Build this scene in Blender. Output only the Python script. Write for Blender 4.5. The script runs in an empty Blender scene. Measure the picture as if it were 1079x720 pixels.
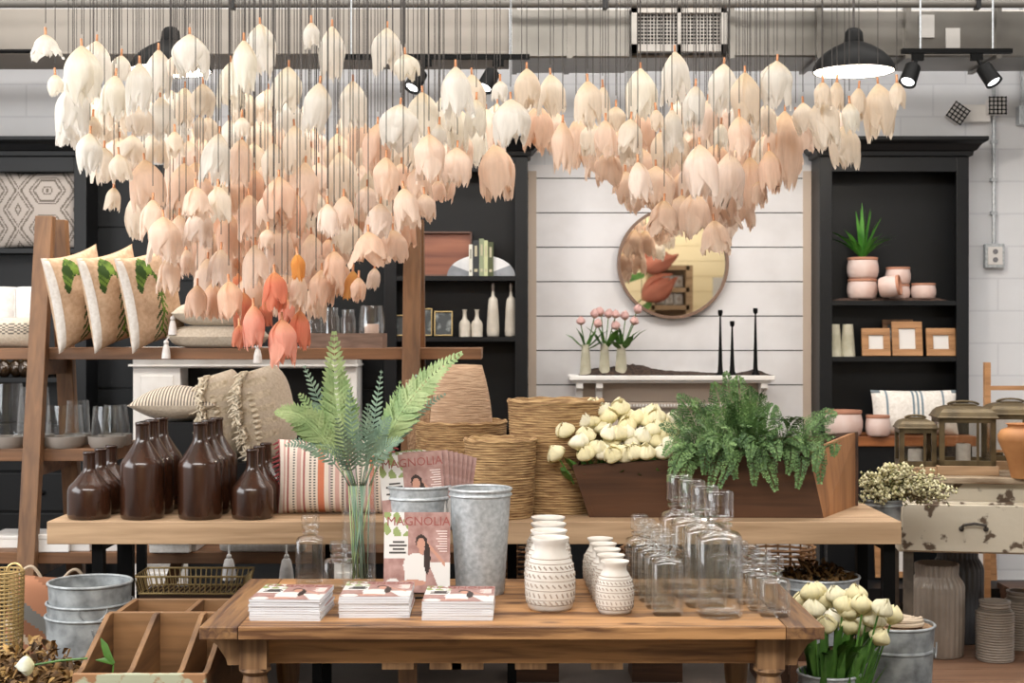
import bpy, math, random
from mathutils import Vector, Matrix
R = math.radians
PI = math.pi
rnd = random.Random(7)
F, HOR, CZ = 1510.0, 350.0, 1.67
def X(px, Y): return (px - 539.5) * Y / F
def Z(py, Y): return CZ - (py - HOR) * Y / F
C = bpy.context.scene.collection

# ---------------------------------------------------------------- objects
def thing(name, label, cat, loc=(0, 0, 0), rz=0.0, group=None):
    o = bpy.data.objects.new(name, None)
    o.empty_display_size = .05
    C.objects.link(o)
    o.location = loc
    o.rotation_euler = (0, 0, rz)
    o['label'] = label
    o['category'] = cat
    if group: o['group'] = group
    return o
def tag(o, label=None, cat=None, group=None, kind=None):
    if label: o['label'] = label
    if cat: o['category'] = cat
    if group: o['group'] = group
    if kind: o['kind'] = kind
    return o
KIDS = {}
def dup(root, loc, rz=None, label=None, group=None, scale=None, rot=None):
    r = root.copy(); C.objects.link(r); r.location = loc
    if rz is not None: r.rotation_euler = (0, 0, rz)
    if rot is not None: r.rotation_euler = rot
    if scale is not None: r.scale = (scale,) * 3 if isinstance(scale, (int, float)) else scale
    if label: r['label'] = label
    if group: r['group'] = group
    KIDS[r.name] = []
    for ch in KIDS.get(root.name, []):
        c = ch.copy(); C.objects.link(c); c.parent = r
        KIDS[r.name].append(c)
        KIDS[c.name] = []
        for g in KIDS.get(ch.name, []):
            d = g.copy(); C.objects.link(d); d.parent = c
            KIDS[c.name].append(d)
    return r

class B:
    def __init__(s):
        s.v = []; s.f = []; s.m = []
    def add(s, vs, fs, mi=0, mt=None):
        o = len(s.v)
        if mt is not None: vs = [tuple(mt @ Vector(p)) for p in vs]
        s.v += [tuple(p) for p in vs]
        s.f += [tuple(i + o for i in f) for f in fs]
        s.m += [mi] * len(fs) if isinstance(mi, int) else list(mi)
        return s
    def box(s, x0, x1, y0, y1, z0, z1, mi=0, mt=None):
        vs = [(x0,y0,z0),(x1,y0,z0),(x1,y1,z0),(x0,y1,z0),(x0,y0,z1),(x1,y0,z1),(x1,y1,z1),(x0,y1,z1)]
        fs = [(0,3,2,1),(4,5,6,7),(0,1,5,4),(1,2,6,5),(2,3,7,6),(3,0,4,7)]
        return s.add(vs, fs, mi, mt)
    def cbox(s, c, d, mi=0, mt=None):
        return s.box(c[0]-d[0]/2, c[0]+d[0]/2, c[1]-d[1]/2, c[1]+d[1]/2, c[2]-d[2]/2, c[2]+d[2]/2, mi, mt)
    def hexa(s, b, t, mi=0):
        """box from 4 bottom and 4 top points"""
        return s.add(list(b) + list(t), [(0,3,2,1),(4,5,6,7),(0,1,5,4),(1,2,6,5),(2,3,7,6),(3,0,4,7)], mi)
    def lathe(s, prof, n=24, c=(0,0,0), mi=0, fn=None, mt=None):
        vs = []; fs = []
        for k, (r, z) in enumerate(prof):
            for i in range(n):
                a = 2*PI*i/n
                rr = r if fn is None else fn(r, z, a, k)
                vs.append((c[0]+rr*math.cos(a), c[1]+rr*math.sin(a), c[2]+z))
        for k in range(len(prof)-1):
            for i in range(n):
                j = (i+1) % n
                fs.append((k*n+i, k*n+j, (k+1)*n+j, (k+1)*n+i))
        if prof[0][0] > 1e-6 and len(prof) > 2 and prof[0] != prof[-1]: fs.append(tuple(reversed(range(n))))
        if prof[-1][0] > 1e-6 and prof[0] != prof[-1]: fs.append(tuple((len(prof)-1)*n+i for i in range(n)))
        return s.add(vs, fs, mi, mt)
    def tube(s, pts, rad, n=6, mi=0, cap=True, closed=False):
        pts = [Vector(p) for p in pts]
        if not isinstance(rad, (list, tuple)): rad = [rad]*len(pts)
        vs = []; fs = []
        up = Vector((0, 0, 1))
        N = len(pts); prev = None
        for k, p in enumerate(pts):
            if closed: t = pts[(k+1) % N] - pts[k-1]
            else: t = pts[min(k+1, N-1)] - pts[max(k-1, 0)]
            if t.length < 1e-9: t = Vector((0,0,1))
            t.normalize()
            if prev is None:
                a = t.cross(up)
                if a.length < .05: a = t.cross(Vector((1, 0, 0)))
            else:
                a = prev - t * prev.dot(t)
                if a.length < 1e-5: a = t.cross(up)
            a.normalize(); prev = a
            b = t.cross(a)
            for i in range(n):
                q = 2*PI*i/n
                vs.append(p + (a*math.cos(q) + b*math.sin(q)) * rad[k])
        for k in range(N if closed else N-1):
            k2 = (k+1) % N
            for i in range(n):
                j = (i+1) % n
                fs.append((k*n+i, k*n+j, k2*n+j, k2*n+i))
        if cap and not closed:
            fs.append(tuple(reversed(range(n)))); fs.append(tuple((N-1)*n+i for i in range(n)))
        return s.add(vs, fs, mi)
    def prism(s, poly, y0, y1, mi=0, mt=None):
        """polygon in XZ extruded along Y"""
        n = len(poly)
        vs = [(x, y0, z) for x, z in poly] + [(x, y1, z) for x, z in poly]
        fs = [tuple(range(n)), tuple(reversed(range(n, 2*n)))] + [(i, i+n, (i+1) % n + n, (i+1) % n) for i in range(n)]
        return s.add(vs, fs, mi, mt)
    def ball(s, c, r, mi=0, seg=10, rings=6, sc=(1,1,1)):
        prof = []
        for k in range(rings+1):
            a = -PI/2 + PI*k/rings
            prof.append((max(1e-5, r*math.cos(a)), r*math.sin(a)))
        return s.add(*_sph(prof, seg, c, sc), mi)
    def make(s, name, mats, parent=None, loc=None, smooth=True, bevel=0, label=None, auto=40):
        me = bpy.data.meshes.new(name)
        me.from_pydata(s.v, [], s.f)
        if not isinstance(mats, (list, tuple)): mats = [mats]
        for m in mats: me.materials.append(m)
        me.polygons.foreach_set('material_index', s.m)
        me.polygons.foreach_set('use_smooth', [smooth]*len(s.f))
        me.update()
        if smooth and auto: me.set_sharp_from_angle(angle=R(auto))
        o = bpy.data.objects.new(name, me)
        C.objects.link(o)
        if parent is not None:
            o.parent = parent
            KIDS.setdefault(parent.name, []).append(o)
        if loc is not None: o.location = loc
        if bevel:
            b = o.modifiers.new('b', 'BEVEL'); b.width = bevel; b.segments = 2; b.limit_method = 'ANGLE'; b.angle_limit = R(50)
        if label: o['label'] = label
        return o
def _sph(prof, n, c, sc):
    vs = []; fs = []
    for r, z in prof:
        for i in range(n):
            a = 2*PI*i/n
            vs.append((c[0]+r*math.cos(a)*sc[0], c[1]+r*math.sin(a)*sc[1], c[2]+z*sc[2]))
    for k in range(len(prof)-1):
        for i in range(n):
            j = (i+1) % n
            fs.append((k*n+i, k*n+j, (k+1)*n+j, (k+1)*n+i))
    return vs, fs
def struct(o):
    o['kind'] = 'structure'; return o

# ---------------------------------------------------------------- materials
def newmat(name):
    m = bpy.data.materials.new(name); m.use_nodes = True
    nt = m.node_tree; nt.nodes.clear()
    out = nt.nodes.new('ShaderNodeOutputMaterial')
    return m, nt, nt.nodes, nt.links, out
def srgb(h):
    if isinstance(h, str):
        h = h.lstrip('#'); c = [int(h[i:i+2], 16)/255 for i in (0, 2, 4)]
    else: c = [v/255 for v in h]
    return tuple((v/12.92 if v <= .04045 else ((v+.055)/1.055)**2.4) for v in c) + (1,)
def mat(name, col, rough=.6, metal=0.0, col2=None, scale=5, stretch=(1,1,1), detail=4, lo=.35, hi=.65, bump=0.0, bscale=None, spec=.5, coat=0, rot=(0,0,0), sheen=0):
    m, nt, N, L, out = newmat(name)
    p = N.new('ShaderNodeBsdfPrincipled'); L.new(p.outputs[0], out.inputs[0])
    c1 = srgb(col); p.inputs['Base Color'].default_value = c1
    p.inputs['Roughness'].default_value = rough; p.inputs['Metallic'].default_value = metal
    p.inputs['Specular IOR Level'].default_value = spec
    if coat: p.inputs['Coat Weight'].default_value = coat; p.inputs['Coat Roughness'].default_value = .15
    if sheen: p.inputs['Sheen Weight'].default_value = sheen
    if col2 is not None or bump:
        tc = N.new('ShaderNodeTexCoord'); mp = N.new('ShaderNodeMapping')
        mp.inputs['Scale'].default_value = stretch; mp.inputs['Rotation'].default_value = rot
        L.new(tc.outputs['Object'], mp.inputs[0])
        nz = N.new('ShaderNodeTexNoise'); nz.inputs['Scale'].default_value = scale; nz.inputs['Detail'].default_value = detail
        L.new(mp.outputs[0], nz.inputs['Vector'])
        if col2 is not None:
            cr = N.new('ShaderNodeValToRGB'); cr.color_ramp.elements[0].position = lo; cr.color_ramp.elements[1].position = hi
            cr.color_ramp.elements[0].color = srgb(col2); cr.color_ramp.elements[1].color = c1
            L.new(nz.outputs[0], cr.inputs[0]); L.new(cr.outputs[0], p.inputs['Base Color'])
        if bump:
            b = N.new('ShaderNodeBump'); b.inputs['Strength'].default_value = bump; b.inputs['Distance'].default_value = .01
            if bscale:
                n2 = N.new('ShaderNodeTexNoise'); n2.inputs['Scale'].default_value = bscale; L.new(mp.outputs[0], n2.inputs['Vector']); L.new(n2.outputs[0], b.inputs['Height'])
            else: L.new(nz.outputs[0], b.inputs['Height'])
            L.new(b.outputs[0], p.inputs['Normal'])
    return m
def wood(name, c1, c2, axis='x', scale=6, rough=.55, bump=.25, knots=False, lo=.40, hi=.66):
    st = {'x': (.35, 5, 5), 'y': (5, .35, 5), 'z': (5, 5, .35)}[axis]
    m, nt, N, L, out = newmat(name)
    p = N.new('ShaderNodeBsdfPrincipled'); L.new(p.outputs[0], out.inputs[0])
    p.inputs['Roughness'].default_value = rough
    tc = N.new('ShaderNodeTexCoord'); mp = N.new('ShaderNodeMapping'); mp.inputs['Scale'].default_value = st
    L.new(tc.outputs['Object'], mp.inputs[0])
    nz = N.new('ShaderNodeTexNoise'); nz.inputs['Scale'].default_value = scale; nz.inputs['Detail'].default_value = 8; nz.inputs['Distortion'].default_value = .6
    L.new(mp.outputs[0], nz.inputs['Vector'])
    n2 = N.new('ShaderNodeTexNoise'); n2.inputs['Scale'].default_value = 2.2; n2.inputs['Detail'].default_value = 3
    L.new(mp.outputs[0], n2.inputs['Vector'])
    ad = N.new('ShaderNodeMath'); ad.operation = 'MULTIPLY_ADD'; ad.inputs[1].default_value = .6
    L.new(n2.outputs[0], ad.inputs[0])
    ml = N.new('ShaderNodeMath'); ml.operation = 'MULTIPLY'; ml.inputs[1].default_value = .5; L.new(nz.outputs[0], ml.inputs[0]); L.new(ml.outputs[0], ad.inputs[2])
    cr = N.new('ShaderNodeValToRGB'); cr.color_ramp.elements[0].position = lo; cr.color_ramp.elements[1].position = hi
    cr.color_ramp.elements[0].color = srgb(c2); cr.color_ramp.elements[1].color = srgb(c1)
    L.new(ad.outputs[0], cr.inputs[0])
    last = cr.outputs[0]
    if knots:
        vo = N.new('ShaderNodeTexVoronoi'); vo.inputs['Scale'].default_value = 4.0
        m2 = N.new('ShaderNodeMapping'); m2.inputs['Scale'].default_value = (1.2, 2.6, 2.6) if axis == 'x' else (2.6, 1.2, 2.6); L.new(tc.outputs['Object'], m2.inputs[0]); L.new(m2.outputs[0], vo.inputs['Vector'])
        k = N.new('ShaderNodeValToRGB'); k.color_ramp.elements[0].position = .08; k.color_ramp.elements[1].position = .24
        k.color_ramp.elements[0].color = (.12, .06, .05, 1); k.color_ramp.elements[1].color = (1, 1, 1, 1)
        L.new(vo.outputs['Distance'], k.inputs[0])
        mx = N.new('ShaderNodeMix'); mx.data_type = 'RGBA'; mx.blend_type = 'MULTIPLY'; mx.inputs[0].default_value = .85
        L.new(last, mx.inputs[6]); L.new(k.outputs[0], mx.inputs[7]); last = mx.outputs[2]
    L.new(last, p.inputs['Base Color'])
    b = N.new('ShaderNodeBump'); b.inputs['Strength'].default_value = bump; b.inputs['Distance'].default_value = .006
    L.new(nz.outputs[0], b.inputs['Height']); L.new(b.outputs[0], p.inputs['Normal'])
    return m
def glass_mat(name, tint=(.97, .98, .98), lo=.06, hi=.6, rough=.02, pw_=3.0):
    m, nt, N, L, out = newmat(name)
    t = N.new('ShaderNodeBsdfTransparent'); t.inputs[0].default_value = tint + (1,)
    g = N.new('ShaderNodeBsdfGlossy'); g.inputs['Roughness'].default_value = rough; g.inputs['Color'].default_value = (.95, .96, .97, 1)
    lw = N.new('ShaderNodeLayerWeight'); lw.inputs[0].default_value = .35
    mr = N.new('ShaderNodeMapRange'); mr.inputs['To Min'].default_value = lo; mr.inputs['To Max'].default_value = hi
    pw = N.new('ShaderNodeMath'); pw.operation = 'POWER'; pw.inputs[1].default_value = pw_
    L.new(lw.outputs['Facing'], pw.inputs[0]); L.new(pw.outputs[0], mr.inputs[0])
    mx = N.new('ShaderNodeMixShader'); L.new(mr.outputs[0], mx.inputs[0]); L.new(t.outputs[0], mx.inputs[1]); L.new(g.outputs[0], mx.inputs[2])
    L.new(mx.outputs[0], out.inputs[0])
    return m
def emis(name, col, s):
    m, nt, N, L, out = newmat(name)
    e = N.new('ShaderNodeEmission'); e.inputs[0].default_value = srgb(col); e.inputs[1].default_value = s
    L.new(e.outputs[0], out.inputs[0]); return m
def petal_mat(name, usecol=True, col='#ffffff', trans=.45, base='#d9b66a', z0=-.05, z1=0.0, cfac=.45):
    """thin translucent petal: colour of the bloom, yellowish at the calyx"""
    m, nt, N, L, out = newmat(name)
    if usecol:
        oi = N.new('ShaderNodeObjectInfo'); c = oi.outputs['Color']
    else:
        rg = N.new('ShaderNodeRGB'); rg.outputs[0].default_value = srgb(col); c = rg.outputs[0]
    tc = N.new('ShaderNodeTexCoord'); sp = N.new('ShaderNodeSeparateXYZ'); L.new(tc.outputs['Object'], sp.inputs[0])
    mr = N.new('ShaderNodeMapRange'); mr.inputs['From Min'].default_value = z0; mr.inputs['From Max'].default_value = z1; mr.inputs['To Min'].default_value = 0; mr.inputs['To Max'].default_value = cfac
    L.new(sp.outputs[2], mr.inputs[0])
    mx = N.new('ShaderNodeMix'); mx.data_type = 'RGBA'; mx.inputs[7].default_value = srgb(base)
    L.new(mr.outputs[0], mx.inputs[0]); L.new(c, mx.inputs[6])
    mp = N.new('ShaderNodeMapping'); mp.inputs['Scale'].default_value = (60, 60, 9); L.new(tc.outputs['Object'], mp.inputs[0])
    nz = N.new('ShaderNodeTexNoise'); nz.inputs['Scale'].default_value = 2.0; nz.inputs['Detail'].default_value = 3; L.new(mp.outputs[0], nz.inputs['Vector'])
    m3 = N.new('ShaderNodeMapRange'); m3.inputs['To Min'].default_value = .86; m3.inputs['To Max'].default_value = 1.1; L.new(nz.outputs[0], m3.inputs[0])
    hv = N.new('ShaderNodeVectorMath'); hv.operation = 'SCALE'; L.new(mx.outputs[2], hv.inputs[0]); L.new(m3.outputs[0], hv.inputs['Scale'])
    bp = N.new('ShaderNodeBump'); bp.inputs['Strength'].default_value = .35; bp.inputs['Distance'].default_value = .004; L.new(nz.outputs[0], bp.inputs['Height'])
    d = N.new('ShaderNodeBsdfDiffuse'); t = N.new('ShaderNodeBsdfTranslucent')
    L.new(hv.outputs[0], d.inputs[0]); L.new(hv.outputs[0], t.inputs[0]); L.new(bp.outputs[0], d.inputs['Normal'])
    ms = N.new('ShaderNodeMixShader'); ms.inputs[0].default_value = trans
    L.new(d.outputs[0], ms.inputs[1]); L.new(t.outputs[0], ms.inputs[2]); L.new(ms.outputs[0], out.inputs[0])
    return m

MW = {}
MW['oak'] = wood('console_oak', '#bb9c7b', '#8f7253', 'x', 7, .6)
MW['oak_y'] = wood('oak_depth', '#b3926f', '#8c6d4c', 'y', 5, .6)
MW['ladder_x'] = wood('ladder_shelf_wood', '#8b6242', '#61432c', 'x', 6, .55)
MW['ladder_z'] = wood('ladder_post_wood', '#86603f', '#5c402a', 'z', 6, .55)
MW['table_x'] = wood('table_pine', '#b8895a', '#64432a', 'x', 9, .5, .5, knots=True, lo=.43, hi=.6)
MW['table_y'] = wood('table_pine_end', '#8f6a45', '#54392a', 'y', 9, .5, .5, lo=.43, hi=.6)
MW['table_z'] = wood('table_pine_leg', '#a07b56', '#5f432c', 'z', 8, .5, .35)
MW['crate'] = wood('bin_wood', '#8c6742', '#533823', 'y', 5, .6)
MW['crate_x'] = wood('bin_wood_long', '#98704a', '#60452b', 'x', 5, .6)
MW['trough'] = wood('trough_shaded_dark_wood', '#563824', '#2f1d12', 'x', 5, .6)  # trough front's shade is put into this colour; plain dark wood elsewhere
MW['trough_end_lit'] = wood('trough_end_lit_wood', '#b07a4a', '#85572f', 'z', 4, .6)  # same trough wood, coloured as its lit end
MW['orange_x'] = wood('counter_wood', '#9c6034', '#6f3d1c', 'x', 5, .5)
MW['lightframe'] = wood('frame_wood', '#b98a5e', '#8e6540', 'x', 9, .5)
MW['platform'] = wood('platform_planks', '#8d6c55', '#6a4c3a', 'x', 5, .5)
MW['red_tray'] = wood('tray_wood', '#9b5f44', '#6f3c29', 'x', 4, .45)
black = mat('black_paint', '#0e1013', .45, col2='#0a0b0d', scale=3, spec=.35)
blackm = mat('black_metal', '#060606', .55, spec=.12)
navy = mat('dark_panel_paint', '#0d1013', .5, spec=.3)
brown_gl = mat('brown_glaze', '#42271a', .22, col2='#22120b', scale=5, stretch=(3,3,.6), lo=.3, hi=.7, coat=.35)
galv = mat('galvanized_steel', '#c6cacd', .42, metal=.35, col2='#a0a5a8', scale=60, lo=.3, hi=.7, bump=.1)
galv_d = mat('galvanized_steel_worn', '#adb2b4', .5, metal=.25, col2='#6c7072', scale=16, lo=.3, hi=.65, bump=.2)
duct_m = mat('duct_steel', '#85817b', .3, metal=.85, col2='#5f5c57', scale=1.5, lo=.3, hi=.7)
soffit = mat('soffit_grey', '#8f887f', .6, col2='#7e776e', scale=1.2)
seag = None
white_p = mat('white_paint', '#eae7e3', .55, col2='#dcd6cf', scale=6, lo=.25, hi=.6)
linen = mat('linen', '#cfc3b1', .95, col2='#bfb19d', scale=90, bump=.3, sheen=.2)
linen_w = mat('white_linen', '#e6e1da', .95, col2='#d6cfc6', scale=60, bump=.3, sheen=.2)
linen_tan = mat('tan_linen', '#cfb296', .95, col2='#bd9e80', scale=50, bump=.3)
wool = mat('tufted_wool', '#d9cdb8', .98, col2='#b8aa92', scale=55, bump=.8)
jute = mat('jute_weave', '#a58768', .95, col2='#7f6146', scale=80, bump=.8)
cotton = mat('white_cotton', '#ece9e6', .95, col2='#dcd8d4', scale=40, bump=.3)
leafg = mat('printed_leaf_green', '#76943a', .9, col2='#3e5a1c', scale=25)
leafd = mat('printed_leaf_dark', '#2f4a18', .9)
grey_st = mat('grey_stripe', '#6f675f', .95)
glass = glass_mat('clear_glass', (.975, .98, .98), .05, .85, pw_=2.2)
glass2 = glass_mat('clear_thin_glass', (.985, .99, .99), .03, .7, pw_=2.2)
glass_d = glass_mat('lantern_glass', (.93, .92, .9), .05, .5)
amber = mat('amber_glass_ball', '#3a2a1a', .08, metal=.4, coat=.8)
copper = mat('copper_ferrule', '#b97f58', .35, metal=.4)
cable = mat('suspension_cable', '#3a3532', .7)
terr = mat('pink_terracotta', '#c9a698', .85, col2='#dccbc5', scale=7, lo=.3, hi=.75, bump=.1)
terr_r = mat('terracotta_rim', '#b9846b', .85)
sage = mat('sage_glaze', '#c5c0ac', .4, col2='#aaa58f', scale=12)
cream_gl = mat('cream_glaze', '#cfc8bb', .35, col2='#b9b0a2', scale=10)
jar_w = mat('white_stoneware', '#dedad4', .55, col2='#cdc5bb', scale=8)
jar_t = mat('stoneware_relief', '#a3968a', .7)
grey_gl = mat('grey_ribbed_glaze', '#9a8f84', .35, col2='#857a6f', scale=6)
dgrey_gl = mat('charcoal_ribbed_glaze', '#4d4f52', .4)
soil = mat('soil', '#46352b', .95, col2='#241a14', scale=70, bump=1.0, lo=.4, hi=.6)
bronze = mat('antique_bronze', '#6a5b40', .45, metal=.4, col2='#4c402c', scale=12)
gold = mat('gold_wire', '#c9ae78', .4, metal=.45)
lgreen = mat('fern_light_green', '#b4c68e', .6, col2='#8ba870', scale=12)
bgreen = mat('fern_blue_green', '#8fa68f', .6, col2='#6f8a78', scale=12)
dgreen = mat('maidenhair_green', '#5a7a42', .6, col2='#37532e', scale=14)
mgreen = mat('maidenhair_mid_green', '#78985a', .6, col2='#4d6f3c', scale=14)
sgreen = mat('tulip_leaf', '#5d8a3a', .5, col2='#3c6426', scale=10)
snake = mat('plant_bright_green', '#5ea03c', .5, col2='#3a7a26', scale=10)
twig = mat('twig_brown', '#4c3a24', .8)
dry = mat('dried_leaf', '#7a5a30', .8, col2='#3f2c18', scale=20, lo=.4, hi=.6)
bud = mat('cream_buds', '#e4ddbd', .8, col2='#b9b27e', scale=60)
paper = mat('page_paper', '#d9dadf', .7)
cov_pink = mat('cover_mauve', '#b28f88', .45, col2='#967069', scale=30)
cov_white = mat('cover_white', '#d9d5d1', .5)
cov_green = mat('cover_leaf_green', '#8e9d63', .5)
skin = mat('cover_skin_tone', '#bd8c78', .5)
hair = mat('cover_dark_hair', '#2c1c18', .5)
ink = mat('cover_ink', '#94504a', .5)
ink_w = mat('cover_ink_pale', '#ecdcd6', .5)
ink_d = mat('cover_ink_dark', '#4a4644', .5)
rope = mat('rope', '#bfae98', .9)
petal_h = petal_mat('paper_tulip_petal', True)
cream_t = petal_mat('cream_tulip_petal', True, trans=.25, base='#e8dd98', z0=.03, z1=.0, cfac=.7)
pink_t = petal_mat('pink_tulip_petal', False, '#e3bcb6', .25, base='#c8c088', z0=.02, z1=0, cfac=.5)
mirror_m = mat('mirror_silver', '#f2efe8', .015, metal=1.0)
# ---------------------------------------------------------------- room shell
WY = 8.85
def brick_mat(name, c, mortar):
    m, nt, N, L, out = newmat(name)
    p = N.new('ShaderNodeBsdfPrincipled'); L.new(p.outputs[0], out.inputs[0]); p.inputs['Roughness'].default_value = .65
    tc = N.new('ShaderNodeTexCoord'); mp = N.new('ShaderNodeMapping'); mp.inputs['Rotation'].default_value = (R(90), 0, 0)
    L.new(tc.outputs['Object'], mp.inputs[0])
    b = N.new('ShaderNodeTexBrick'); b.inputs['Scale'].default_value = 1; b.inputs['Brick Width'].default_value = .4; b.inputs['Row Height'].default_value = .2
    b.inputs['Mortar Size'].default_value = .006; b.inputs['Color1'].default_value = srgb(c); b.inputs['Color2'].default_value = srgb(c); b.inputs['Mortar'].default_value = srgb(mortar)
    L.new(mp.outputs[0], b.inputs['Vector'])
    nz = N.new('ShaderNodeTexNoise'); nz.inputs['Scale'].default_value = 3; nz.inputs['Detail'].default_value = 5; L.new(tc.outputs['Object'], nz.inputs['Vector'])
    mr = N.new('ShaderNodeMapRange'); mr.inputs['To Min'].default_value = .88; mr.inputs['To Max'].default_value = 1.08; L.new(nz.outputs[0], mr.inputs[0])
    hv = N.new('ShaderNodeVectorMath'); hv.operation = 'SCALE'; L.new(b.outputs[0], hv.inputs[0]); L.new(mr.outputs[0], hv.inputs['Scale']); L.new(hv.outputs[0], p.inputs['Base Color'])
    bp = N.new('ShaderNodeBump'); bp.inputs['Strength'].default_value = .3; bp.inputs['Distance'].default_value = .02; L.new(b.outputs['Fac'], bp.inputs['Height']); bp.invert = True; L.new(bp.outputs[0], p.inputs['Normal'])
    return m
wallw = brick_mat('painted_block', '#dcdde0', '#d0d1d5')
cream_wall = mat('cream_wall', '#e9dcbc', .7)
ceil_m = mat('ceiling_paint', '#bdb6ab', .8)
floor_m = mat('floor_concrete', '#4b4038', .6, col2='#382f29', scale=3)
b = B().box(-4.6, 4.8, -5, WY+.3, -.1, 0); struct(b.make('floor', floor_m, smooth=False))
b = B().box(-4.6, 4.8, -5, WY+.3, 4.5, 4.6); struct(b.make('ceiling', ceil_m, smooth=False))
b = B().box(-4.6, 4.8, WY, WY+.2, 0, 4.5); struct(b.make('wall_back', wallw, smooth=False))
b = B().box(-4.8, -4.6, -5, WY+.2, 0, 4.5); struct(b.make('wall_left', wallw, smooth=False))
b = B().box(4.8, 5.0, -5, WY+.2, 0, 4.5); struct(b.make('wall_right', wallw, smooth=False))
b = B().box(-4.6, 4.8, -5.2, -5, 0, 4.5)
b.box(-1, 4.8, -5, -4.97, 0, 4.0)
struct(b.make('wall_front', cream_wall, smooth=False))
# cream board lines on the wall behind the camera
b = B()
for k in range(18): b.box(-4.5, 4.7, -4.975, -4.955, .15+k*.24, .15+k*.24+.232)
struct(b.make('trim_4', cream_wall, smooth=False))
# shiplap between the middle and right cabinets
ship = mat('shiplap_white', '#e3e1e2', .55, col2='#d8d5d5', scale=4, lo=.3, hi=.6)
b = B()
SX0, SX1 = .095, 1.845
z0 = Z(405.2, WY-.03); st = 36.3*(WY-.03)/F
k = -7
while True:
    za = z0 + k*st; zb = za + st - .007
    if za > 2.70: break
    b.box(SX0, SX1, WY-.03, WY-.002, max(za, 0.05), min(zb, 2.70))
    k += 1
b.box(SX0, SX1, WY-.012, WY-.001, 0.05, 2.70, 1)
struct(b.make('trim_1', [ship, mat('shiplap_gap', '#5e5a58', .9)], smooth=False))
# tan strips next to the cabinets: warm shade on the shiplap put in as colour
shade_tan = mat('shiplap_shade_tan', '#c4b2a1', .6)
b = B().box(SX0+.005, SX0+.055, WY-.04, WY-.031, .05, 2.66); b.box(SX1-.055, SX1-.005, WY-.04, WY-.031, .05, 2.66)
struct(b.make('shade_strips', shade_tan, smooth=False))
# dark panelling between left and middle cabinets
b = B()
k = 0
while k*.33 < 2.7:
    b.box(-2.6, -.77, WY-.03, WY-.002, k*.33+.01, min(k*.33+.325, 2.70)); k += 1
b.box(-2.6, -.77, WY-.016, WY-.001, .05, 2.70)
struct(b.make('trim_3', navy, smooth=False))
b = B().box(-4.6, 4.8, WY-.05, WY-.001, 0, .12); struct(b.make('baseboard_back', white_p, smooth=False))

# soffit and steel duct along the top of the back wall
YD = 8.0
b = B().box(-4.6, X(540, YD)-.02, YD, YD+.5, Z(56, YD), Z(9, YD))
b.box(-4.6, X(540, YD)-.02, YD-.02, YD, Z(58, YD), Z(55, YD))
struct(b.make('trim_5', soffit, smooth=False, bevel=.006))
dr = thing('air_duct', 'galvanized steel air duct along the top of the back wall', 'air duct', (0, 0, 0))
b = B().box(X(542, YD), X(665, YD), YD-.03, YD+.45, Z(62, YD), Z(10, YD))
b.box(X(765, YD), 4.4, YD-.0, YD+.45, Z(60, YD), Z(10, YD))
b.box(X(665, YD), X(765, YD), YD+.02, YD+.45, Z(60, YD), Z(10, YD))
b.make('duct_body', duct_m, dr, smooth=False, bevel=.01)
for px in (542, 600, 770, 862, 955, 1050):
    B().box(X(px, YD)-.015, X(px, YD)+.015, YD-.045, YD+.46, Z(63, YD), Z(8, YD)).make('duct_flange', duct_m, dr, smooth=False)
b = B()
x0, x1, za, zb = X(664, YD), X(764, YD), Z(57, YD), Z(11, YD)
b.box(x0, x1, YD-.08, YD-.02, za, za+.04); b.box(x0, x1, YD-.08, YD-.02, zb-.03, zb)
b.box(x0, x0+.035, YD-.08, YD-.02, za, zb); b.box(x1-.035, x1, YD-.08, YD-.02, za, zb); b.box((x0+x1)/2-.01, (x0+x1)/2+.01, YD-.08, YD-.02, za, zb)
fr = b.make('vent_frame', mat('vent_grey', '#a8a39c', .5), dr, smooth=False)
b = B()
for i in range(26):
    xx = x0+.035+(x1-x0-.07)*i/25; b.box(xx-.0025, xx+.0025, YD-.06, YD-.05, za, zb)
for i in range(10):
    zz = za+.04+(zb-za-.07)*i/9; b.box(x0, x1, YD-.055, YD-.048, zz-.0025, zz+.0025)
g = b.make('vent_grille', bpy.data.materials['vent_grey'], fr, smooth=False)
B().box(x0, x1, YD-.03, YD+.01, za, zb).make('vent_throat', black, dr, smooth=False)
for (pa, pb) in ((968, 984), (996, 1011)):
    B().box(X(pa, YD), X(pb, YD), YD-.012, YD-.002, Z(40 if pa < 980 else 51, YD), Z(16 if pa < 980 else 30, YD)).make('duct_sticker', mat('faded_label', '#9c9893', .7), dr, smooth=False)
# conduit pipe at the very top
t = thing('ceiling_pipe', 'grey pipe running along just under the ceiling, top of the picture', 'pipe', (0, 7.7, Z(4, 7.7)))
b = B().tube([(-4.5, 0, 0), (4.6, 0, 0)], .022, 10); b.make('pipe', mat('dull_pipe', '#5b5751', .6), t)
for xx in (-3.5, -1.5, .5, 2.5, 4.0):
    b = B(); b.box(xx-.012, xx+.012, -.03, .03, -.03, .045); b.box(xx-.004, xx+.004, -.004, .004, .03, 4.5-Z(4, 7.7))
    b.make('pipe_hanger', black, t, smooth=False)

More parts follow.
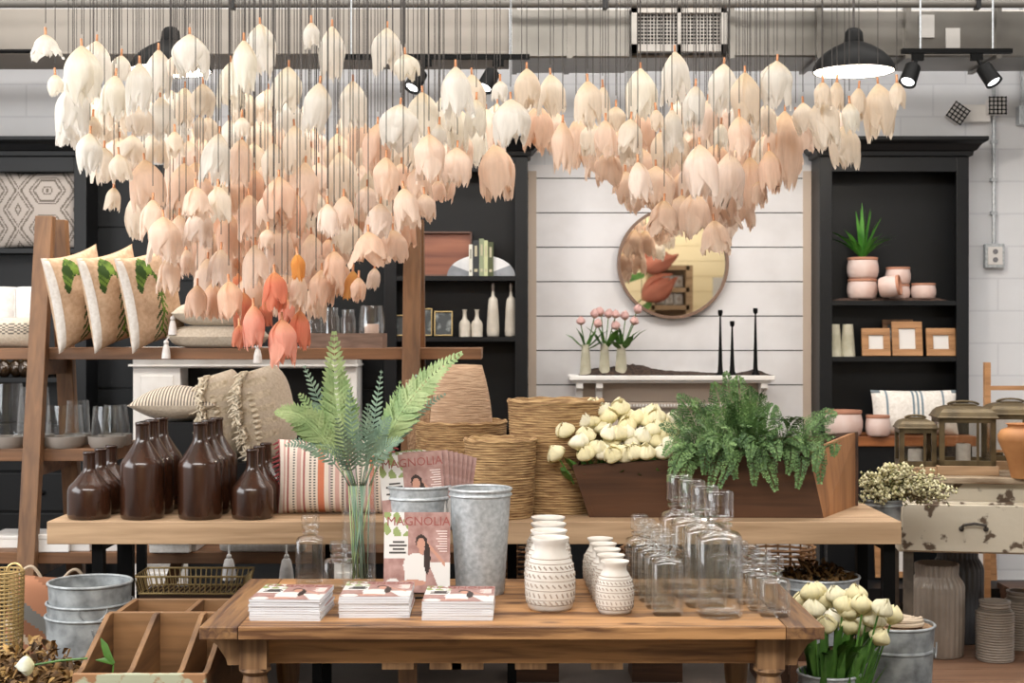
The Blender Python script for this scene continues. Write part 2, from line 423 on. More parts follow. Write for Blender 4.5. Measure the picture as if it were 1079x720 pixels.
# pendant lamps
glow = emis('lamp_inner_glow', '#fff1dc', 7.0)
def lamp_mesh(root, rodlen):
    prof = [(.205, 0), (.208, .004), (.202, .03), (.185, .06), (.15, .095), (.105, .125), (.062, .145), (.05, .15), (.045, .2), (.03, .22), (.012, .226)]
    b = B(); b.lathe(prof[::1] , 40)
    b.f = [f for f in b.f if len(f) == 4]; b.m = b.m[:len(b.f)]
    b.make('lamp_shade', blackm, root)
    prof = [(.2, .003), (.196, .03), (.178, .06), (.144, .09), (.1, .12), (.0005, .125)]
    b = B().lathe(prof, 40); b.f = [f for f in b.f if len(f) == 4]; b.m = b.m[:len(b.f)]
    b.make('shade_lining', mat('lining_white', '#f6f2ea', .4), root)
    B().ball((0, 0, .06), .04, 0, 14, 8).make('bulb', glow, root)
    B().tube([(0, 0, .22), (0, 0, rodlen)], .006, 6).make('cord', cable, root)
YL = 7.3
for i, (px, py, lb) in enumerate([(899.5, 76, 'black dome pendant lamp on the right, above the black cabinet of pots'), (180, 75, 'black dome pendant lamp on the left, behind white paper tulips')]):
    t = thing('pendant_lamp', lb, 'pendant lamp', (X(px, YL), YL, Z(py, YL)), 0, 'black pendant lamps')
    lamp_mesh(t, 4.5-Z(py, YL))
    li = bpy.data.lights.new('pendant_light', 'POINT'); li.energy = 22; li.shadow_soft_size = .05; li.color = (1, .9, .78)
    lo = bpy.data.objects.new('pendant_light', li); C.objects.link(lo); lo.location = (X(px, YL), YL, Z(py, YL)+.01)
# track lights
def track(px0, px1, py, Y, heads, label):
    t = thing('track_light', label, 'track light', (0, Y, Z(py, Y)))
    B().box(X(px0, Y), X(px1, Y), -.018, .018, -.012, .012).make('track_rail', blackm, t, smooth=False)
    for hx, side in heads:
        x = X(hx, Y)
        b = B().box(x-.03, x+.03, -.015, .015, -.05, -.01); b.tube([(x, 0, -.03), (x-.03*side, -.02, -.1)], .01, 6)
        h = b.make('lamp_arm', blackm, t)
        b = B()
        mt = Matrix.Translation((x-.05*side, -.04, -.13)) @ Matrix.Rotation(R(25*side), 4, 'Y') @ Matrix.Rotation(R(-25), 4, 'X')
        b.lathe([(.03, .06), (.042, .05), (.045, -.04), (.047, -.06), (.04, -.06), (.036, -.03), (.001, -.02)], 18, mt=mt)
        b.make('lamp_head', blackm, t)
        b = B().lathe([(.001, -.052), (.034, -.05)], 18, mt=mt); b.f = b.f[:18]; b.m = b.m[:18]
        b.make('lamp_lens', emis('track_lens', '#ffffff', 3.0), t)
    b = B()
    for xx in (X(px0, Y)+.1, X(px1, Y)-.1): b.tube([(xx, 0, .01), (xx, 0, 4.5-Z(py, Y))], .005, 6)
    b.make('hanger_rod', galv, t)
track(950, 1066, 54, 7.6, [(967, 1), (1029, -1)], 'black track rail with two spot heads, on the right beside the pendant')
track(350, 558, 60, 7.6, [(449, 1), (525, 1)], 'black track rail with two spot heads, at the centre behind white tulips')
B().tube([(-4.5, 0, 0), (X(33, 7.9), 0, 0)], .012, 8).make('conduit', blackm, loc=(0, 7.93, Z(53, 7.9)))
tag(bpy.data.objects['conduit'], 'short black conduit pipe at the far left edge under the soffit', 'conduit')

# things on the right part of the back wall
Yw = WY - .004
t = thing('emergency_light', 'white emergency light with two caged heads on the wall above right cabinet', 'emergency light', (0, Yw, 0))
B().box(X(1003, Yw), X(1040, Yw), -.07, -.005, Z(130, Yw), Z(112, Yw)).make('housing', white_p, t, smooth=False, bevel=.006)
for px, py, rr in ((1002, 123, 35), (1043, 115, 0)):
    c = Vector((X(px, Yw), -.1, Z(py, Yw)))
    b = B(); mt = Matrix.Translation(c) @ Matrix.Rotation(R(rr), 4, 'Y')
    b.box(-.05, .05, -.04, .04, -.05, .05, 0, mt)
    h = b.make('lamp_head', cov_white, t, smooth=False, bevel=.01)
    b = B()
    for i in range(5):
        q = -.05+.1*i/4
        b.box(q-.003, q+.003, -.048, -.042, -.055, .055, 0, mt); b.box(-.055, .055, -.048, -.042, q-.003, q+.003, 0, mt)
    b.make('wire_cage', blackm, t, smooth=False)
t = thing('electrical_outlet', 'grey double outlet box on the white wall right of cabinet', 'outlet', (X(1046, Yw), Yw, Z(270, Yw)))
B().box(-.06, .06, -.045, -.002, -.075, .075).make('outlet_box', galv, t, smooth=False, bevel=.006)
b = B(); b.box(-.045, .045, -.05, -.044, -.055, .055)
b.make('cover_plate', cov_white, t, smooth=False, bevel=.004)
b = B()
for dz in (-.025, .025): b.lathe([(.016, 0), (.016, .004), (.001, .004)], 12, mt=Matrix.Translation((0, -.05, dz)) @ Matrix.Rotation(R(90), 4, 'X'))
b.make('receptacle', mat('socket_grey', '#77767a', .5), t)
t = thing('wall_conduit', 'thin grey conduit running down the wall into the outlet box', 'conduit', (X(1046, Yw), Yw, 0))
b = B().tube([(0, -.02, Z(262, Yw)), (0, -.02, 3.2)], .012, 8)
for py in (225, 190, 150): b.box(-.02, .02, -.035, -.003, Z(py, Yw)-.01, Z(py, Yw)+.01)
b.make('pipe', galv, t)
t = thing('electrical_box', 'grey junction box with thick pipe at the right edge of the wall', 'junction box', (X(1075, Yw), Yw, Z(123, Yw)))
B().box(-.03, .09, -.07, -.002, -.06, .06).make('box_body', galv, t, smooth=False, bevel=.006)
B().tube([(.02, -.03, .05), (.02, -.03, 1.2)], .028, 10).make('pipe', galv, t)

# ---------------------------------------------------------------- black cabinets
def cabinet(x0, x1, label, shelves, drawers=False, counter=None, yf=8.6, top=2.72):
    d = WY - yf - .035
    t = thing('display_cabinet', label, 'cabinet', ((x0+x1)/2, yf, 0), 0, 'tall black display cabinets')
    w = (x1-x0)/2; fw = .075
    for s in (-1, 1):
        B().box(*(sorted((s*w, s*(w-.02)))), .0, d, 0, top).make('side_panel', black, t, smooth=False)
    B().box(-w+.02, w-.02, d-.015, d, 0.02, top).make('back_panel', black, t, smooth=False)
    b = B()
    b.box(-w, -w+fw, -.02, .0, 0, top); b.box(w-fw, w, -.02, .0, 0, top); b.box(-w+fw, w-fw, -.02, .0, top-.09, top)
    b.make('face_frame', black, t, smooth=False, bevel=.003)
    poly = [(0, 0), (.02, 0), (.03, .02), (.035, .045), (.075, .075), (.08, .09), (.08, .11), (0, .11)]
    b = B()
    ww = w
    # crown as stacked flared tiers
    prof = [(.0, 0), (.018, .005), (.022, .03), (.035, .035), (.06, .07), (.085, .085), (.09, .092), (.09, .112), (0, .112)]
    vs = []; fs = []
    for o_, z_ in prof:
        vs += [(-ww-o_, -.02-o_, top+z_), (ww+o_, -.02-o_, top+z_), (ww+o_, d, top+z_), (-ww-o_, d, top+z_)]
    n = len(prof)
    for k in range(n-1):
        for i in range(4):
            j = (i+1) % 4; fs.append((k*4+i, k*4+j, (k+1)*4+j, (k+1)*4+i))
    fs.append((3, 2, 1, 0)); fs.append(((n-1)*4, (n-1)*4+1, (n-1)*4+2, (n-1)*4+3))
    b.add(vs, fs); b.make('crown_molding', black, t, smooth=False)
    for z in shelves:
        B().box(-w+.02, w-.02, -.015, d-.015, z-.028, z).make('shelf', black, t, smooth=False)
    if counter:
        B().box(-w-.0, w+.0, -.16, d-.015, counter-.06, counter).make('counter', MW['orange_x'], t, smooth=False, bevel=.004, label='warm wooden counter')
        B().box(-w+.02, w-.02, -.14, -.02, 0.0, counter-.06).make('base_cabinet', black, t, smooth=False)
    if drawers:
        for k in range(4):
            z = .12+.24*k
            dd = B().box(-w+fw+.01, w-fw-.01, -.035, -.015, z, z+.225).make('drawer', black, t, smooth=False, bevel=.004)
            b = B()
            for s in (-.45, .45): b.ball((s*w, -.05, z+.11), .014, 0, 8, 5)
            b.make('knob', blackm, dd)
        B().box(-w+fw, w-fw, -.014, .01, .08, 1.1).make('carcass', black, t, smooth=False)
    return t
CABR = cabinet(X(863, 8.6), X(1020, 8.6), 'tall black cabinet on the right with pink pots and wooden frames', [Z(317, 8.6), Z(376, 8.6)], counter=Z(460, 8.44))
CABM = cabinet(X(405, 8.6), X(556, 8.6), 'tall black cabinet in the middle with books, tray and bottles', [Z(291, 8.6), Z(355, 8.6), 1.12, .6])
CABL = cabinet(X(92, 8.6)-.92, X(92, 8.6), 'tall black cabinet at the far left with patterned pillow and drawers', [Z(262, 8.6), Z(398, 8.6), 1.12], drawers=True)
# ---------------------------------------------------------------- mirror on shiplap
YM = WY - .06
MX, MZ, MR = X(709, YM), Z(277.5, YM), 58*YM/F
t = thing('round_mirror', 'round mirror with thin brown frame hanging on the white shiplap wall', 'mirror', (MX, YM, MZ))
rot = Matrix.Rotation(R(90), 4, 'X')
b = B().lathe([(MR-.014, -.02), (MR-.014, .02), (MR+.004, .02), (MR+.004, -.025), (MR-.014, -.02)], 64, mt=rot); b.make('mirror_frame', mat('frame_brown', '#7c6252', .5), t)
b = B().lathe([(MR-.012, -.012), (MR-.012, 0), (.0001, 0)], 64, mt=rot)
b.make('mirror_glass', mirror_m, t)

# white mantel shelf under the mirror
YS = 8.55
zt = Z(396, YS)
t = thing('mantel_shelf', 'white painted mantel shelf with corbels below the round mirror', 'mantel', (0, YS, 0))
x0, x1 = X(600, YS), X(817, YS)
b = B().box(x0, x1, 0, WY-YS-.035, zt-.03, zt); b.box(x0+.02, x1-.02, .015, WY-YS-.035, zt-.045, zt-.03)
b.make('shelf_board', white_p, t, smooth=False, bevel=.006)
b = B().box(x0+.06, x1-.06, .14, WY-YS-.035, .05, zt-.045)
b.box(x0+.09, x1-.09, .125, .14, zt-.16, zt-.05); b.box(x0+.2, x1-.2, .11, .14, zt-.20, zt-.165)
b.make('mantel_body', mat('mantel_taupe_paint', '#c3b4a6', .6), t, smooth=False)
b = B()
n = 44
for i in range(n):
    xx = x0+.2+(x1-x0-.4)*i/n; b.box(xx, xx+.01, .1, .112, zt-.19, zt-.175)
b.make('dentil_trim', white_p, t, smooth=False)
for px in (611, 632, 806):
    xx = X(px, YS)
    poly = [(0, 0), (.1, 0), (.1, -.03), (.06, -.05), (.045, -.1), (.03, -.16), (0, -.16)]
    b = B(); mt = Matrix.Translation((xx, .12, zt-.045)) @ Matrix.Rotation(R(-90), 4, 'Z')
    b.prism(poly, -.02, .02, 0, mt); b.make('corbel', white_p, t, smooth=False)
for px in (608, 809):
    B().box(X(px, YS)-.05, X(px, YS)+.05, .11, .16, .05, zt-.2).make('pilaster', white_p, t, smooth=False)

# white fireplace surround on the left
YF = 8.45
t = thing('fireplace_surround', 'white fireplace surround behind the ladder shelf on the left', 'fireplace', (0, YF, 0))
xa, xb, xc, xd = X(140, YF), X(190, YF), X(352, YF), X(376, YF)
zt2 = Z(366, YF)
B().box(xa-.04, xd+.02, -.06, .3, zt2-.05, zt2).make('mantel_board', white_p, t, smooth=False, bevel=.006)
B().box(xa, xd, -.0, .3, Z(388, YF), zt2-.05).make('frieze', white_p, t, smooth=False)
B().box(xa-.02, xd+.01, -.03, .3, Z(384, YF)-.012, Z(384, YF)).make('frieze_molding', white_p, t, smooth=False)
for a, c in ((xa, xb), (xc, xd)):
    b = B().box(a, c, 0, .3, .1, Z(388, YF)); b.box(a+.05, c-.04, -.012, 0, .3, Z(396, YF)); b.box(a+.02, c-.02, -.02, .3, .1, .25)
    b.make('pilaster', white_p, t, smooth=False, bevel=.004)
B().box(xb, xc, .2, .3, .1, Z(388, YF)).make('firebox', black, t, smooth=False)
B().box(xa-.05, xd+.05, -.15, .3, 0, .1).make('hearth', white_p, t, smooth=False)

# ---------------------------------------------------------------- ladder (A-frame) shelf
t = thing('ladder_shelf', 'brown wooden A-frame shelf carrying leaf pillows at left, behind the console', 'shelf', (0, 0, 0))
def yfront(z): return 7.0 - (2.23 - z) * .16
def yback(z): return 7.2 + (2.23 - z) * .16
LXL, LXR = X(48, 7.0), X(435, 7.0)
for x in (LXL, LXR):
    for fy, top in ((yfront, Z(228 if x < -1 else 236, 7.0)), (yback, Z(232, 7.2))):
        w = .042; dd = .03
        ofs = 0.0
        b = B(); b.hexa([(x-w, fy(0)-dd, 0), (x+w, fy(0)-dd, 0), (x+w, fy(0)+dd, 0), (x-w, fy(0)+dd, 0)], [(x-w, fy(top)-dd, top), (x+w, fy(top)-dd, top), (x+w, fy(top)+dd, top), (x-w, fy(top)+dd, top)])
        b.make('post', MW['ladder_z'], t, smooth=False, bevel=.003)
S1, S2, S3 = 1.592, Z(474, 6.8), Z(583, 6.75)
def board(z, xa, xb, th, name='shelf_board'):
    return B().box(xa, xb, yfront(z)+.032, yback(z)+.03, z-th, z).make(name, MW['ladder_x'], t, smooth=False, bevel=.003)
board(S1, -2.75, X(507, 6.93), .055)
board(S2, -2.75, X(119, 6.83), .06)
board(S3, -2.75, X(516, 6.8), .055)
for z in (S1, S2, S3):
    for x in (LXL, LXR):
        B().box(x-.02, x+.02, yfront(z)+.03, yback(z)-.03, z-.13, z-.06).make('rail', MW['ladder_x'], t, smooth=False)
b = B(); b.hexa([(X(150, 7.2), 7.3, S3-.5), (X(150, 7.2)+.06, 7.3, S3-.5), (X(150, 7.2)+.06, 7.35, S3-.5), (X(150, 7.2), 7.35, S3-.5)], [(X(180, 7.2), 7.3, S3-.06), (X(180, 7.2)+.06, 7.3, S3-.06), (X(180, 7.2)+.06, 7.35, S3-.06), (X(180, 7.2), 7.35, S3-.06)])
b.make('brace', MW['ladder_z'], t, smooth=False)

# ---------------------------------------------------------------- console (rear display table)
CT = .935; CY0, CY1 = 5.55, 6.15
t = thing('console_table', 'long console table with thick pale oak top and dark metal legs', 'table', (0, 0, 0))
cxa, cxb = X(51, 5.57), X(950, 5.55)
b = B()
for i, (ya, yb) in enumerate(((CY0, CY0+.2), (CY0+.2, CY0+.4), (CY0+.4, CY1))):
    b.box(cxa, cxb, ya, yb-.001, CT-.088, CT)
b.make('tabletop', MW['oak'], t, smooth=False, bevel=.003)
for x in (-1.62, 1.475):
    for y in (5.62, 6.05):
        B().box(x-.022, x+.022, y-.022, y+.022, 0, CT-.088).make('leg', blackm, t, smooth=False)
    B().box(x-.022, x+.022, 5.642, 6.028, .05, .09).make('stretcher', blackm, t, smooth=False)
    B().box(x-.022, x+.022, 5.642, 6.028, CT-.12, CT-.09).make('stretcher', blackm, t, smooth=False)

# ---------------------------------------------------------------- front farmhouse table
TT = .76; TY0, TY1 = 4.42, 5.285; TX = .965
t = thing('farmhouse_table', 'weathered pine farmhouse table in front with knots and turned legs', 'table', (0, 0, 0))
b = B()
pw = (TY1-TY0-.0)/6
for i in range(6): b.box(-TX+.12, TX-.12, TY0+pw*i, TY0+pw*(i+1)-.0025, TT-.04, TT)
b.make('top_planks', MW['table_x'], t, smooth=False, bevel=.0025)
for s in (-1, 1):
    B().box(*(sorted((s*(TX-.118), s*TX))), TY0, TY1, TT-.04, TT).make('breadboard_end', MW['table_y'], t, smooth=False, bevel=.003)
B().box(-.80, .80, TY0+.10, TY0+.13, TT-.135, TT-.04).make('apron', MW['table_x'], t, smooth=False)
B().box(-.80, .80, TY1-.13, TY1-.10, TT-.135, TT-.04).make('apron', MW['table_x'], t, smooth=False)
for s in (-1, 1):
    B().box(*(sorted((s*.80, s*.83))), TY0+.13, TY1-.13, TT-.135, TT-.04).make('apron', MW['table_y'], t, smooth=False)
    for y in (TY0+.1, TY1-.1):
        b = B(); c = s*.81
        b.box(c-.043, c+.043, y-.043, y+.043, TT-.145, TT-.04)
        prof = [(.048, .615), (.05, .605), (.036, .59), (.04, .57), (.046, .5), (.04, .42), (.03, .33), (.028, .3), (.04, .285), (.03, .27), (.04, .25), (.04, .0)]
        b.lathe(prof, 20, (c, y, 0))
        l = b.make('leg', MW['table_z'], t, auto=50)
        poly = [(0, 0), (.1, 0), (.1, -.015), (.075, -.03), (.045, -.075), (.04, -.095), (0, -.095)]
        b = B(); mt = Matrix.Translation((c+s*.043, y, TT-.041)) @ (Matrix.Identity(4) if s > 0 else Matrix.Rotation(R(180), 4, 'Z'))
        b.prism(poly, -.022, .022, 0, mt); b.make('bracket', MW['table_z'], l, smooth=False)
for x in (-.36, -.21, -.14, .06, .3):
    B().box(x-.05, x+.05, TY0+.1, TY0+.2, TT-.155, TT-.135).make('slide_block', MW['table_z'], t, smooth=False)
B().box(-.62, .62, TY0+.3, TY1-.3, .16, .18).make('lower_shelf', blackm, t, smooth=False, label='dark lower shelf')
for s in (-1, 1): B().box(s*.62-.03, s*.62+.03, TY0+.14, TY1-.14, .13, .16).make('stretcher', MW['table_y'], t, smooth=False)
for i in range(3):
    pass

# ---------------------------------------------------------------- low bench behind the console (carries pillows)
t = thing('storage_bench', 'dark bench behind the console holding fringed pillows', 'bench', (0, 0, 0))
B().box(-1.75, .05, 6.22, 6.62, .88, .92).make('bench_top', MW['ladder_x'], t, smooth=False)
for x in (-1.7, -.85, 0):
    for y in (6.26, 6.58): B().box(x-.02, x+.02, y-.02, y+.02, 0, .88).make('leg', blackm, t, smooth=False)

# ---------------------------------------------------------------- wooden bin with dividers, bottom left
t = thing('wooden_bin', 'brown wooden compartment bin with sloping dividers beside the front table', 'bin', (0, 0, 0))
bx0, bx1 = -1.375, -.958
bf, bm, bb = 4.5, 4.88, 5.2
def slope_board(x, name='divider'):
    poly = [(bf, .2), (bf, .595), (bf+.05, .60), (bm-.04, .715), (bm, .715), (bm, .2)]
    b = B(); vs = [(x-.009, y, z) for y, z in poly] + [(x+.009, y, z) for y, z in poly]; n = len(poly)
    b.add(vs, [tuple(reversed(range(n))), tuple(range(n, 2*n))] + [(i, (i+1) % n, (i+1) % n+n, i+n) for i in range(n)])
    return b.make(name, MW['crate'], t, smooth=False, bevel=.002)
slope_board(bx0+.009, 'end_panel'); slope_board(bx0+.168); slope_board(bx0+.327); slope_board(bx1-.009, 'end_panel')
for nm, y, z in (('front_board', bf-.02, .6), ('middle_board', bm, .715), ('back_board', bb, .70)):
    B().box(bx0, bx1, y, y+.02, .18, z).make(nm, MW['crate_x'] if nm != 'front_board' else mat('front_worn_paint', '#9c7350', .8, col2='#aeb096', scale=14, lo=.45, hi=.5), t, smooth=False, bevel=.003)
for x in (bx0, bx0+.24, bx1-.018):
    B().box(x, x+.018, bm+.02, bb, .2, .70).make('divider', MW['crate'], t, smooth=False)
B().box(bx0, bx1, bf, bb, .18, .2).make('bottom_board', MW['crate_x'], t, smooth=False)
B().box(bx0-.03, bx1, bf-.02, bb, 0, .18).make('base', MW['crate_x'], t, smooth=False)

# ---------------------------------------------------------------- distressed cream dresser, right
dist = mat('distressed_cream_paint', '#cbc1ae', .7, col2='#5d4c3c', scale=11, lo=.37, hi=.42, detail=8, bump=.3)
distt = mat('distressed_top', '#b8a68d', .7, col2='#6a5138', scale=6, lo=.35, hi=.6, stretch=(.6, 3, 3))
ang = R(-9)
t = thing('distressed_dresser', 'distressed cream painted table with chipped drawer carrying lanterns, right edge', 'table', (X(947, 6.75), 6.75, 0), ang)
DZ = .985
B().box(.0, 1.3, .04, .75, DZ-.03, DZ).make('tabletop', distt, t, smooth=False, bevel=.004)
B().box(.04, 1.26, .09, .7, DZ-.12, DZ-.03).make('frieze', dist, t, smooth=False)
B().box(-.0, 1.3, .03, .72, DZ-.355, DZ-.115).make('drawer_case', dist, t, smooth=False, bevel=.006)
d = B().box(.015, 1.26, -.0, .03, DZ-.345, DZ-.125).make('drawer', dist, t, smooth=False, bevel=.004)
b = B()
prof = [(-.055, 0), (-.05, .02), (0, .028), (.05, .02), (.055, 0)]
b.tube([(.34+x, -.03 if abs(x) < .052 else -.0, DZ-.235+z) for x, z in prof], .007, 6)
for s in (-1, 1): b.ball((.34+s*.055, -.005, DZ-.235), .013, 0, 8, 5)
b.make('drawer_pull', mat('rusty_iron', '#4a4540', .7, metal=.4), d)
for x, y in ((.05, .06), (1.24, .06), (.05, .68), (1.24, .68)):
    B().box(x-.022, x+.022, y-.022, y+.022, .1, DZ-.355).make('leg', mat('worn_leg', '#6d6357', .6, col2='#4a423a', scale=9) if x == .05 and y == .06 else bpy.data.materials['worn_leg'], t, smooth=False)
# low plank platform on the floor under it
t = thing('plank_platform', 'low brown plank platform on the floor carrying ribbed vases, lower right', 'platform', (0, 0, 0))
b = B()
for k in range(9): b.box(1.3, 4.3, 6.2+.235*k, 6.2+.235*k+.23, .06, .1)
b.make('planks', MW['platform'], t, smooth=False)
B().box(1.32, 4.28, 6.23, 8.28, 0, .06).make('platform_base', black, t, smooth=False)

# ---------------------------------------------------------------- trough box on console with face coloured as in shade, end as lit
def lerp(a, c, k): return tuple(a[i]+(c[i]-a[i])*k for i in range(3))
t = thing('wooden_trough', 'dark brown wooden trough on the console holding cream tulips and green fern', 'planter box', (0, 0, 0))
BL, BR = (X(621, 5.68), 5.68, CT), (X(868, 5.66), 5.66, CT)
TL, TR = (X(603, 5.64), 5.64, 1.14), (X(852, 5.62), 5.62, 1.20)
BR2, TR2 = (X(903, 6.08), 6.08, CT), (X(903, 6.08), 6.08, Z(455, 6.08))
BL2, TL2 = (X(628, 6.06), 6.06, CT), (X(612, 6.1), 6.1, 1.16)
def panel(a, b_, c, d_, th, name, m):
    n = (Vector(b_)-Vector(a)).cross(Vector(d_)-Vector(a)).normalized()*th
    q = [Vector(p) for p in (a, b_, c, d_)]
    bb_ = B().hexa([q[0], q[1], q[1]-n, q[0]-n], [q[3], q[2], q[2]-n, q[3]-n])
    return bb_.make(name, m, t, smooth=False)
panel(BL, BR, TR, TL, .022, 'front_board', MW['trough'])
panel(BR, BR2, TR2, TR, .022, 'end_board', MW['trough_end_lit'])
panel(BL2, BL, TL, TL2, .022, 'end_board', MW['trough'])
panel(BR2, BL2, TL2, TR2, .022, 'back_board', MW['trough'])
zs = 1.07
b = B().hexa([lerp(BL, BR, .03), lerp(BL, BR, .97), (BR2[0]-.05, 6.02, CT), (BL2[0]+.03, 6.02, CT)], [(BL[0]+.01, 5.7, zs), (BR[0]-.03, 5.7, zs), (BR2[0]-.05, 6.02, zs), (BL2[0]+.02, 6.02, zs)])
b.make('soil_fill', soil, t, smooth=False)
# ---------------------------------------------------------------- builders
def bottle_proto(name, label, cat, prof, m, loc, group, n=36, part='body'):
    t = thing(name, label, cat, loc, 0, group)
    B().lathe(prof, n).make(part, m, t)
    return t
def jug(name, label, R_, H, rn, loc, group, sh=.62):
    """brown bottle jug: body, shoulder, neck, ring lip"""
    t = thing(name, label, 'bottle', loc, 0, group)
    hs = H*sh
    hn = H*(.81 if sh > .5 else .72)
    prof = [(.0001, .0), (R_*.9, .0), (R_*.97, .006), (R_, .02), (R_, hs-.014), (R_*.985, hs), (R_*.93, hs+.012)]
    for q in (.2, .4, .6, .8, 1.0):
        prof.append((R_*.93+(rn*1.06-R_*.93)*(q**.92), hs+.012+(hn-hs-.012)*q))
    prof += [(rn, hn+.012), (rn*.95, H-.01), (rn*.98, H-.004), (rn*.9, H), (rn*.72, H), (rn*.7, H-.06), (.0001, H-.06)]
    B().lathe(prof, 36).make('body', brown_gl, t, auto=60)
    b = B().lathe([(rn*.96, H-.012), (rn*1.05, H-.009), (rn*1.06, H-.002), (rn*.98, H+.001), (rn*.9, H+.001)], 28); b.f = b.f[:28*4]; b.m = b.m[:28*4]
    b.make('lip', brown_gl, t, auto=60)
    return t
# brown bottles on the console: four files running back
BG = 'brown glazed bottles on the console'
def filerow(px, ybase, H, R_, rn, n, names, sh, dy=.155, shift=0):
    Y0 = 5.66
    x = X(px, Y0)
    p = None
    for k in range(n):
        lb = names[k]
        loc = (x + shift*k, Y0 + dy*k if dy*k < .46 else Y0+.46, CT)
        if p is None: p = jug('brown_bottle', lb, R_, H, rn, loc, BG, sh)
        else: dup(p, loc, 0, lb)
filerow(94, 546, .262, .084, .0235, 3, ['small brown bottle at the left end of the console, front of its file', 'small brown bottle at the left end, second behind the front one', 'small brown bottle at the left end, last of its file'], .44)
filerow(150, 546, .378, .086, .0265, 3, ['tall brown bottle, left one of the two tall front bottles', 'tall brown bottle directly behind the left tall front bottle', 'tall brown bottle at the back of the left tall file'], .57)
filerow(211, 546, .378, .086, .0275, 3, ['tall brown bottle, right one of the two tall front bottles', 'tall brown bottle directly behind the right tall front bottle', 'tall brown bottle at the back of the right tall file'], .57)
filerow(266, 546, .272, .082, .0235, 3, ['small brown bottle beside the pink striped pillow, front of its file', 'small brown bottle second in the file beside the striped pillow', 'small brown bottle hindmost in the file beside the striped pillow'], .42)

# ---- white stoneware jars
def stone_jar(name, label, Rm, H, loc, group, seed):
    t = thing(name, label, 'vase', loc, 0, group)
    prof = [(.0001, 0), (Rm*.80, 0), (Rm*.88, .01), (Rm*.97, H*.16), (Rm, H*.34), (Rm*.98, H*.5), (Rm*.9, H*.64), (Rm*.72, H*.76), (Rm*.62, H*.82), (Rm*.62, H*.92), (Rm*.76, H*.985), (Rm*.74, H), (Rm*.62, H*.99), (Rm*.52, H*.93), (Rm*.52, H*.8), (.0001, H*.75)]
    B().lathe(prof, 40).make('body', jar_w, t, auto=70)
    b = B()
    def rad(z):
        q = z/H
        for (r0, z0), (r1, z1) in zip(prof[1:9], prof[2:10]):
            if z0 <= z <= z1: return r0+(r1-r0)*(z-z0)/max(1e-6, z1-z0)
        return Rm*.8
    for q in (.1, .17, .3, .43, .56, .66, .72):
        z = H*q; b.lathe([(rad(z)-.001, z-.0022), (rad(z)+.0016, z), (rad(z)-.001, z+.0022), (rad(z)-.001, z-.0022)], 40)
    for q in (.135, .235, .365, .495, .61):
        z = H*q; r = rad(z)
        nn = 26
        for i in range(nn):
            a = 2*PI*(i+.5*(int(q*100) % 2))/nn
            ax = Matrix.Rotation(a, 4, 'Z') @ Matrix.Translation((r, 0, z)) @ Matrix.Rotation(R(45 if q not in (.235,) else 25), 4, 'X')
            s = H*.022
            b.box(-.002, .0018, -s*.42, s*.42, -s*1.4, s*1.4, 0, ax)
    b.make('relief_pattern', jar_t, t, smooth=False)
    return t
J = 'large white patterned stoneware jars'
bigjar = stone_jar('stoneware_jar', 'large white patterned jar on the front table, frontmost of four', .083, .236, (X(580, 4.68), 4.71, TT), J, 1)
for k, lb in enumerate(['large white patterned jar, second from the front of four', 'large white patterned jar, third from the front of four', 'large white patterned jar, hindmost of four in its file']):
    dup(bigjar, (X(580, 4.68)+.003*k, 4.71+.172*(k+1), TT), 0.4*k+.3, lb)
sj = stone_jar('stoneware_jar', 'small white patterned jar on the front table, frontmost of its file', .0625, .168, (X(648, 4.64), 4.65, TT), 'small white patterned stoneware jars', 2)
for k, lb in enumerate(['small white patterned jar, second from the front of its file', 'small white patterned jar, third from the front of its file', 'small white patterned jar, fourth from the front of its file', 'small white patterned jar, hindmost of its file']):
    dup(sj, (X(648, 4.64)-.004*(k+1), 4.65+.128*(k+1), TT), .5*k, lb)

# ---- apothecary bottles with ring stoppers
def apoth(label, w, H, loc, group, cap=.2):
    t = thing('glass_bottle', label, 'bottle', loc, 0, group)
    hb = H*(1-cap)*.93
    def sq(r, a, p=5.0):   # rounded square section
        c, s = abs(math.cos(a)), abs(math.sin(a))
        return r/((c**p+s**p)**(1/p))
    def fn(r, z, a, k): return sq(r, a) if z < hb*.86 else (r + (sq(r, a)-r)*max(0, (hb*.93-z)/(hb*.07)) if z < hb*.93 else r)
    W = w/2; th = .0045
    nk = W*.5
    out = [(.0001, 0), (W*.88, .0), (W*.98, .006), (W, .02), (W, hb*.84), (W*.97, hb*.885), (W*.87, hb*.915), (nk*1.2, hb*.935), (nk, hb*.95), (nk, hb*.975), (nk*1.2, hb*.985), (nk*1.2, hb+.004)]
    inn = [(nk*.85, hb+.004), (nk*.85, hb*.94), (nk*1.1, hb*.925), (W*.86-th, hb*.90), (W-th*1.4, hb*.865), (W-th*1.5, hb*.83), (W-th*1.5, .03), (W*.85, .014), (.0001, .012)]
    B().lathe(out+inn, 40, fn=fn).make('body', glass, t, auto=60)
    c0 = hb+.008; ch = H-c0; rc = W*.66
    B().lathe([(.0001, c0-.004), (nk*.8, c0-.004), (nk*.85, c0+.004), (rc*.92, c0+.008), (rc, c0+.014), (rc, H-.01), (rc*.92, H-.003), (rc*.72, H), (rc*.7, H-.012), (rc*.6, c0+.02), (.0001, c0+.016)], 28).make('stopper', glass, t, auto=60)
    return t
def apofile(pxa, Y0, w, H, n, dx, dy, labels, group, cap=.2):
    p = None
    for k in range(n):
        loc = (X(pxa, Y0)+dx*k, Y0+w/2+dy*k, TT)
        if p is None: p = apoth(labels[k], w, H, loc, group, cap)
        else: dup(p, loc, 0, labels[k])
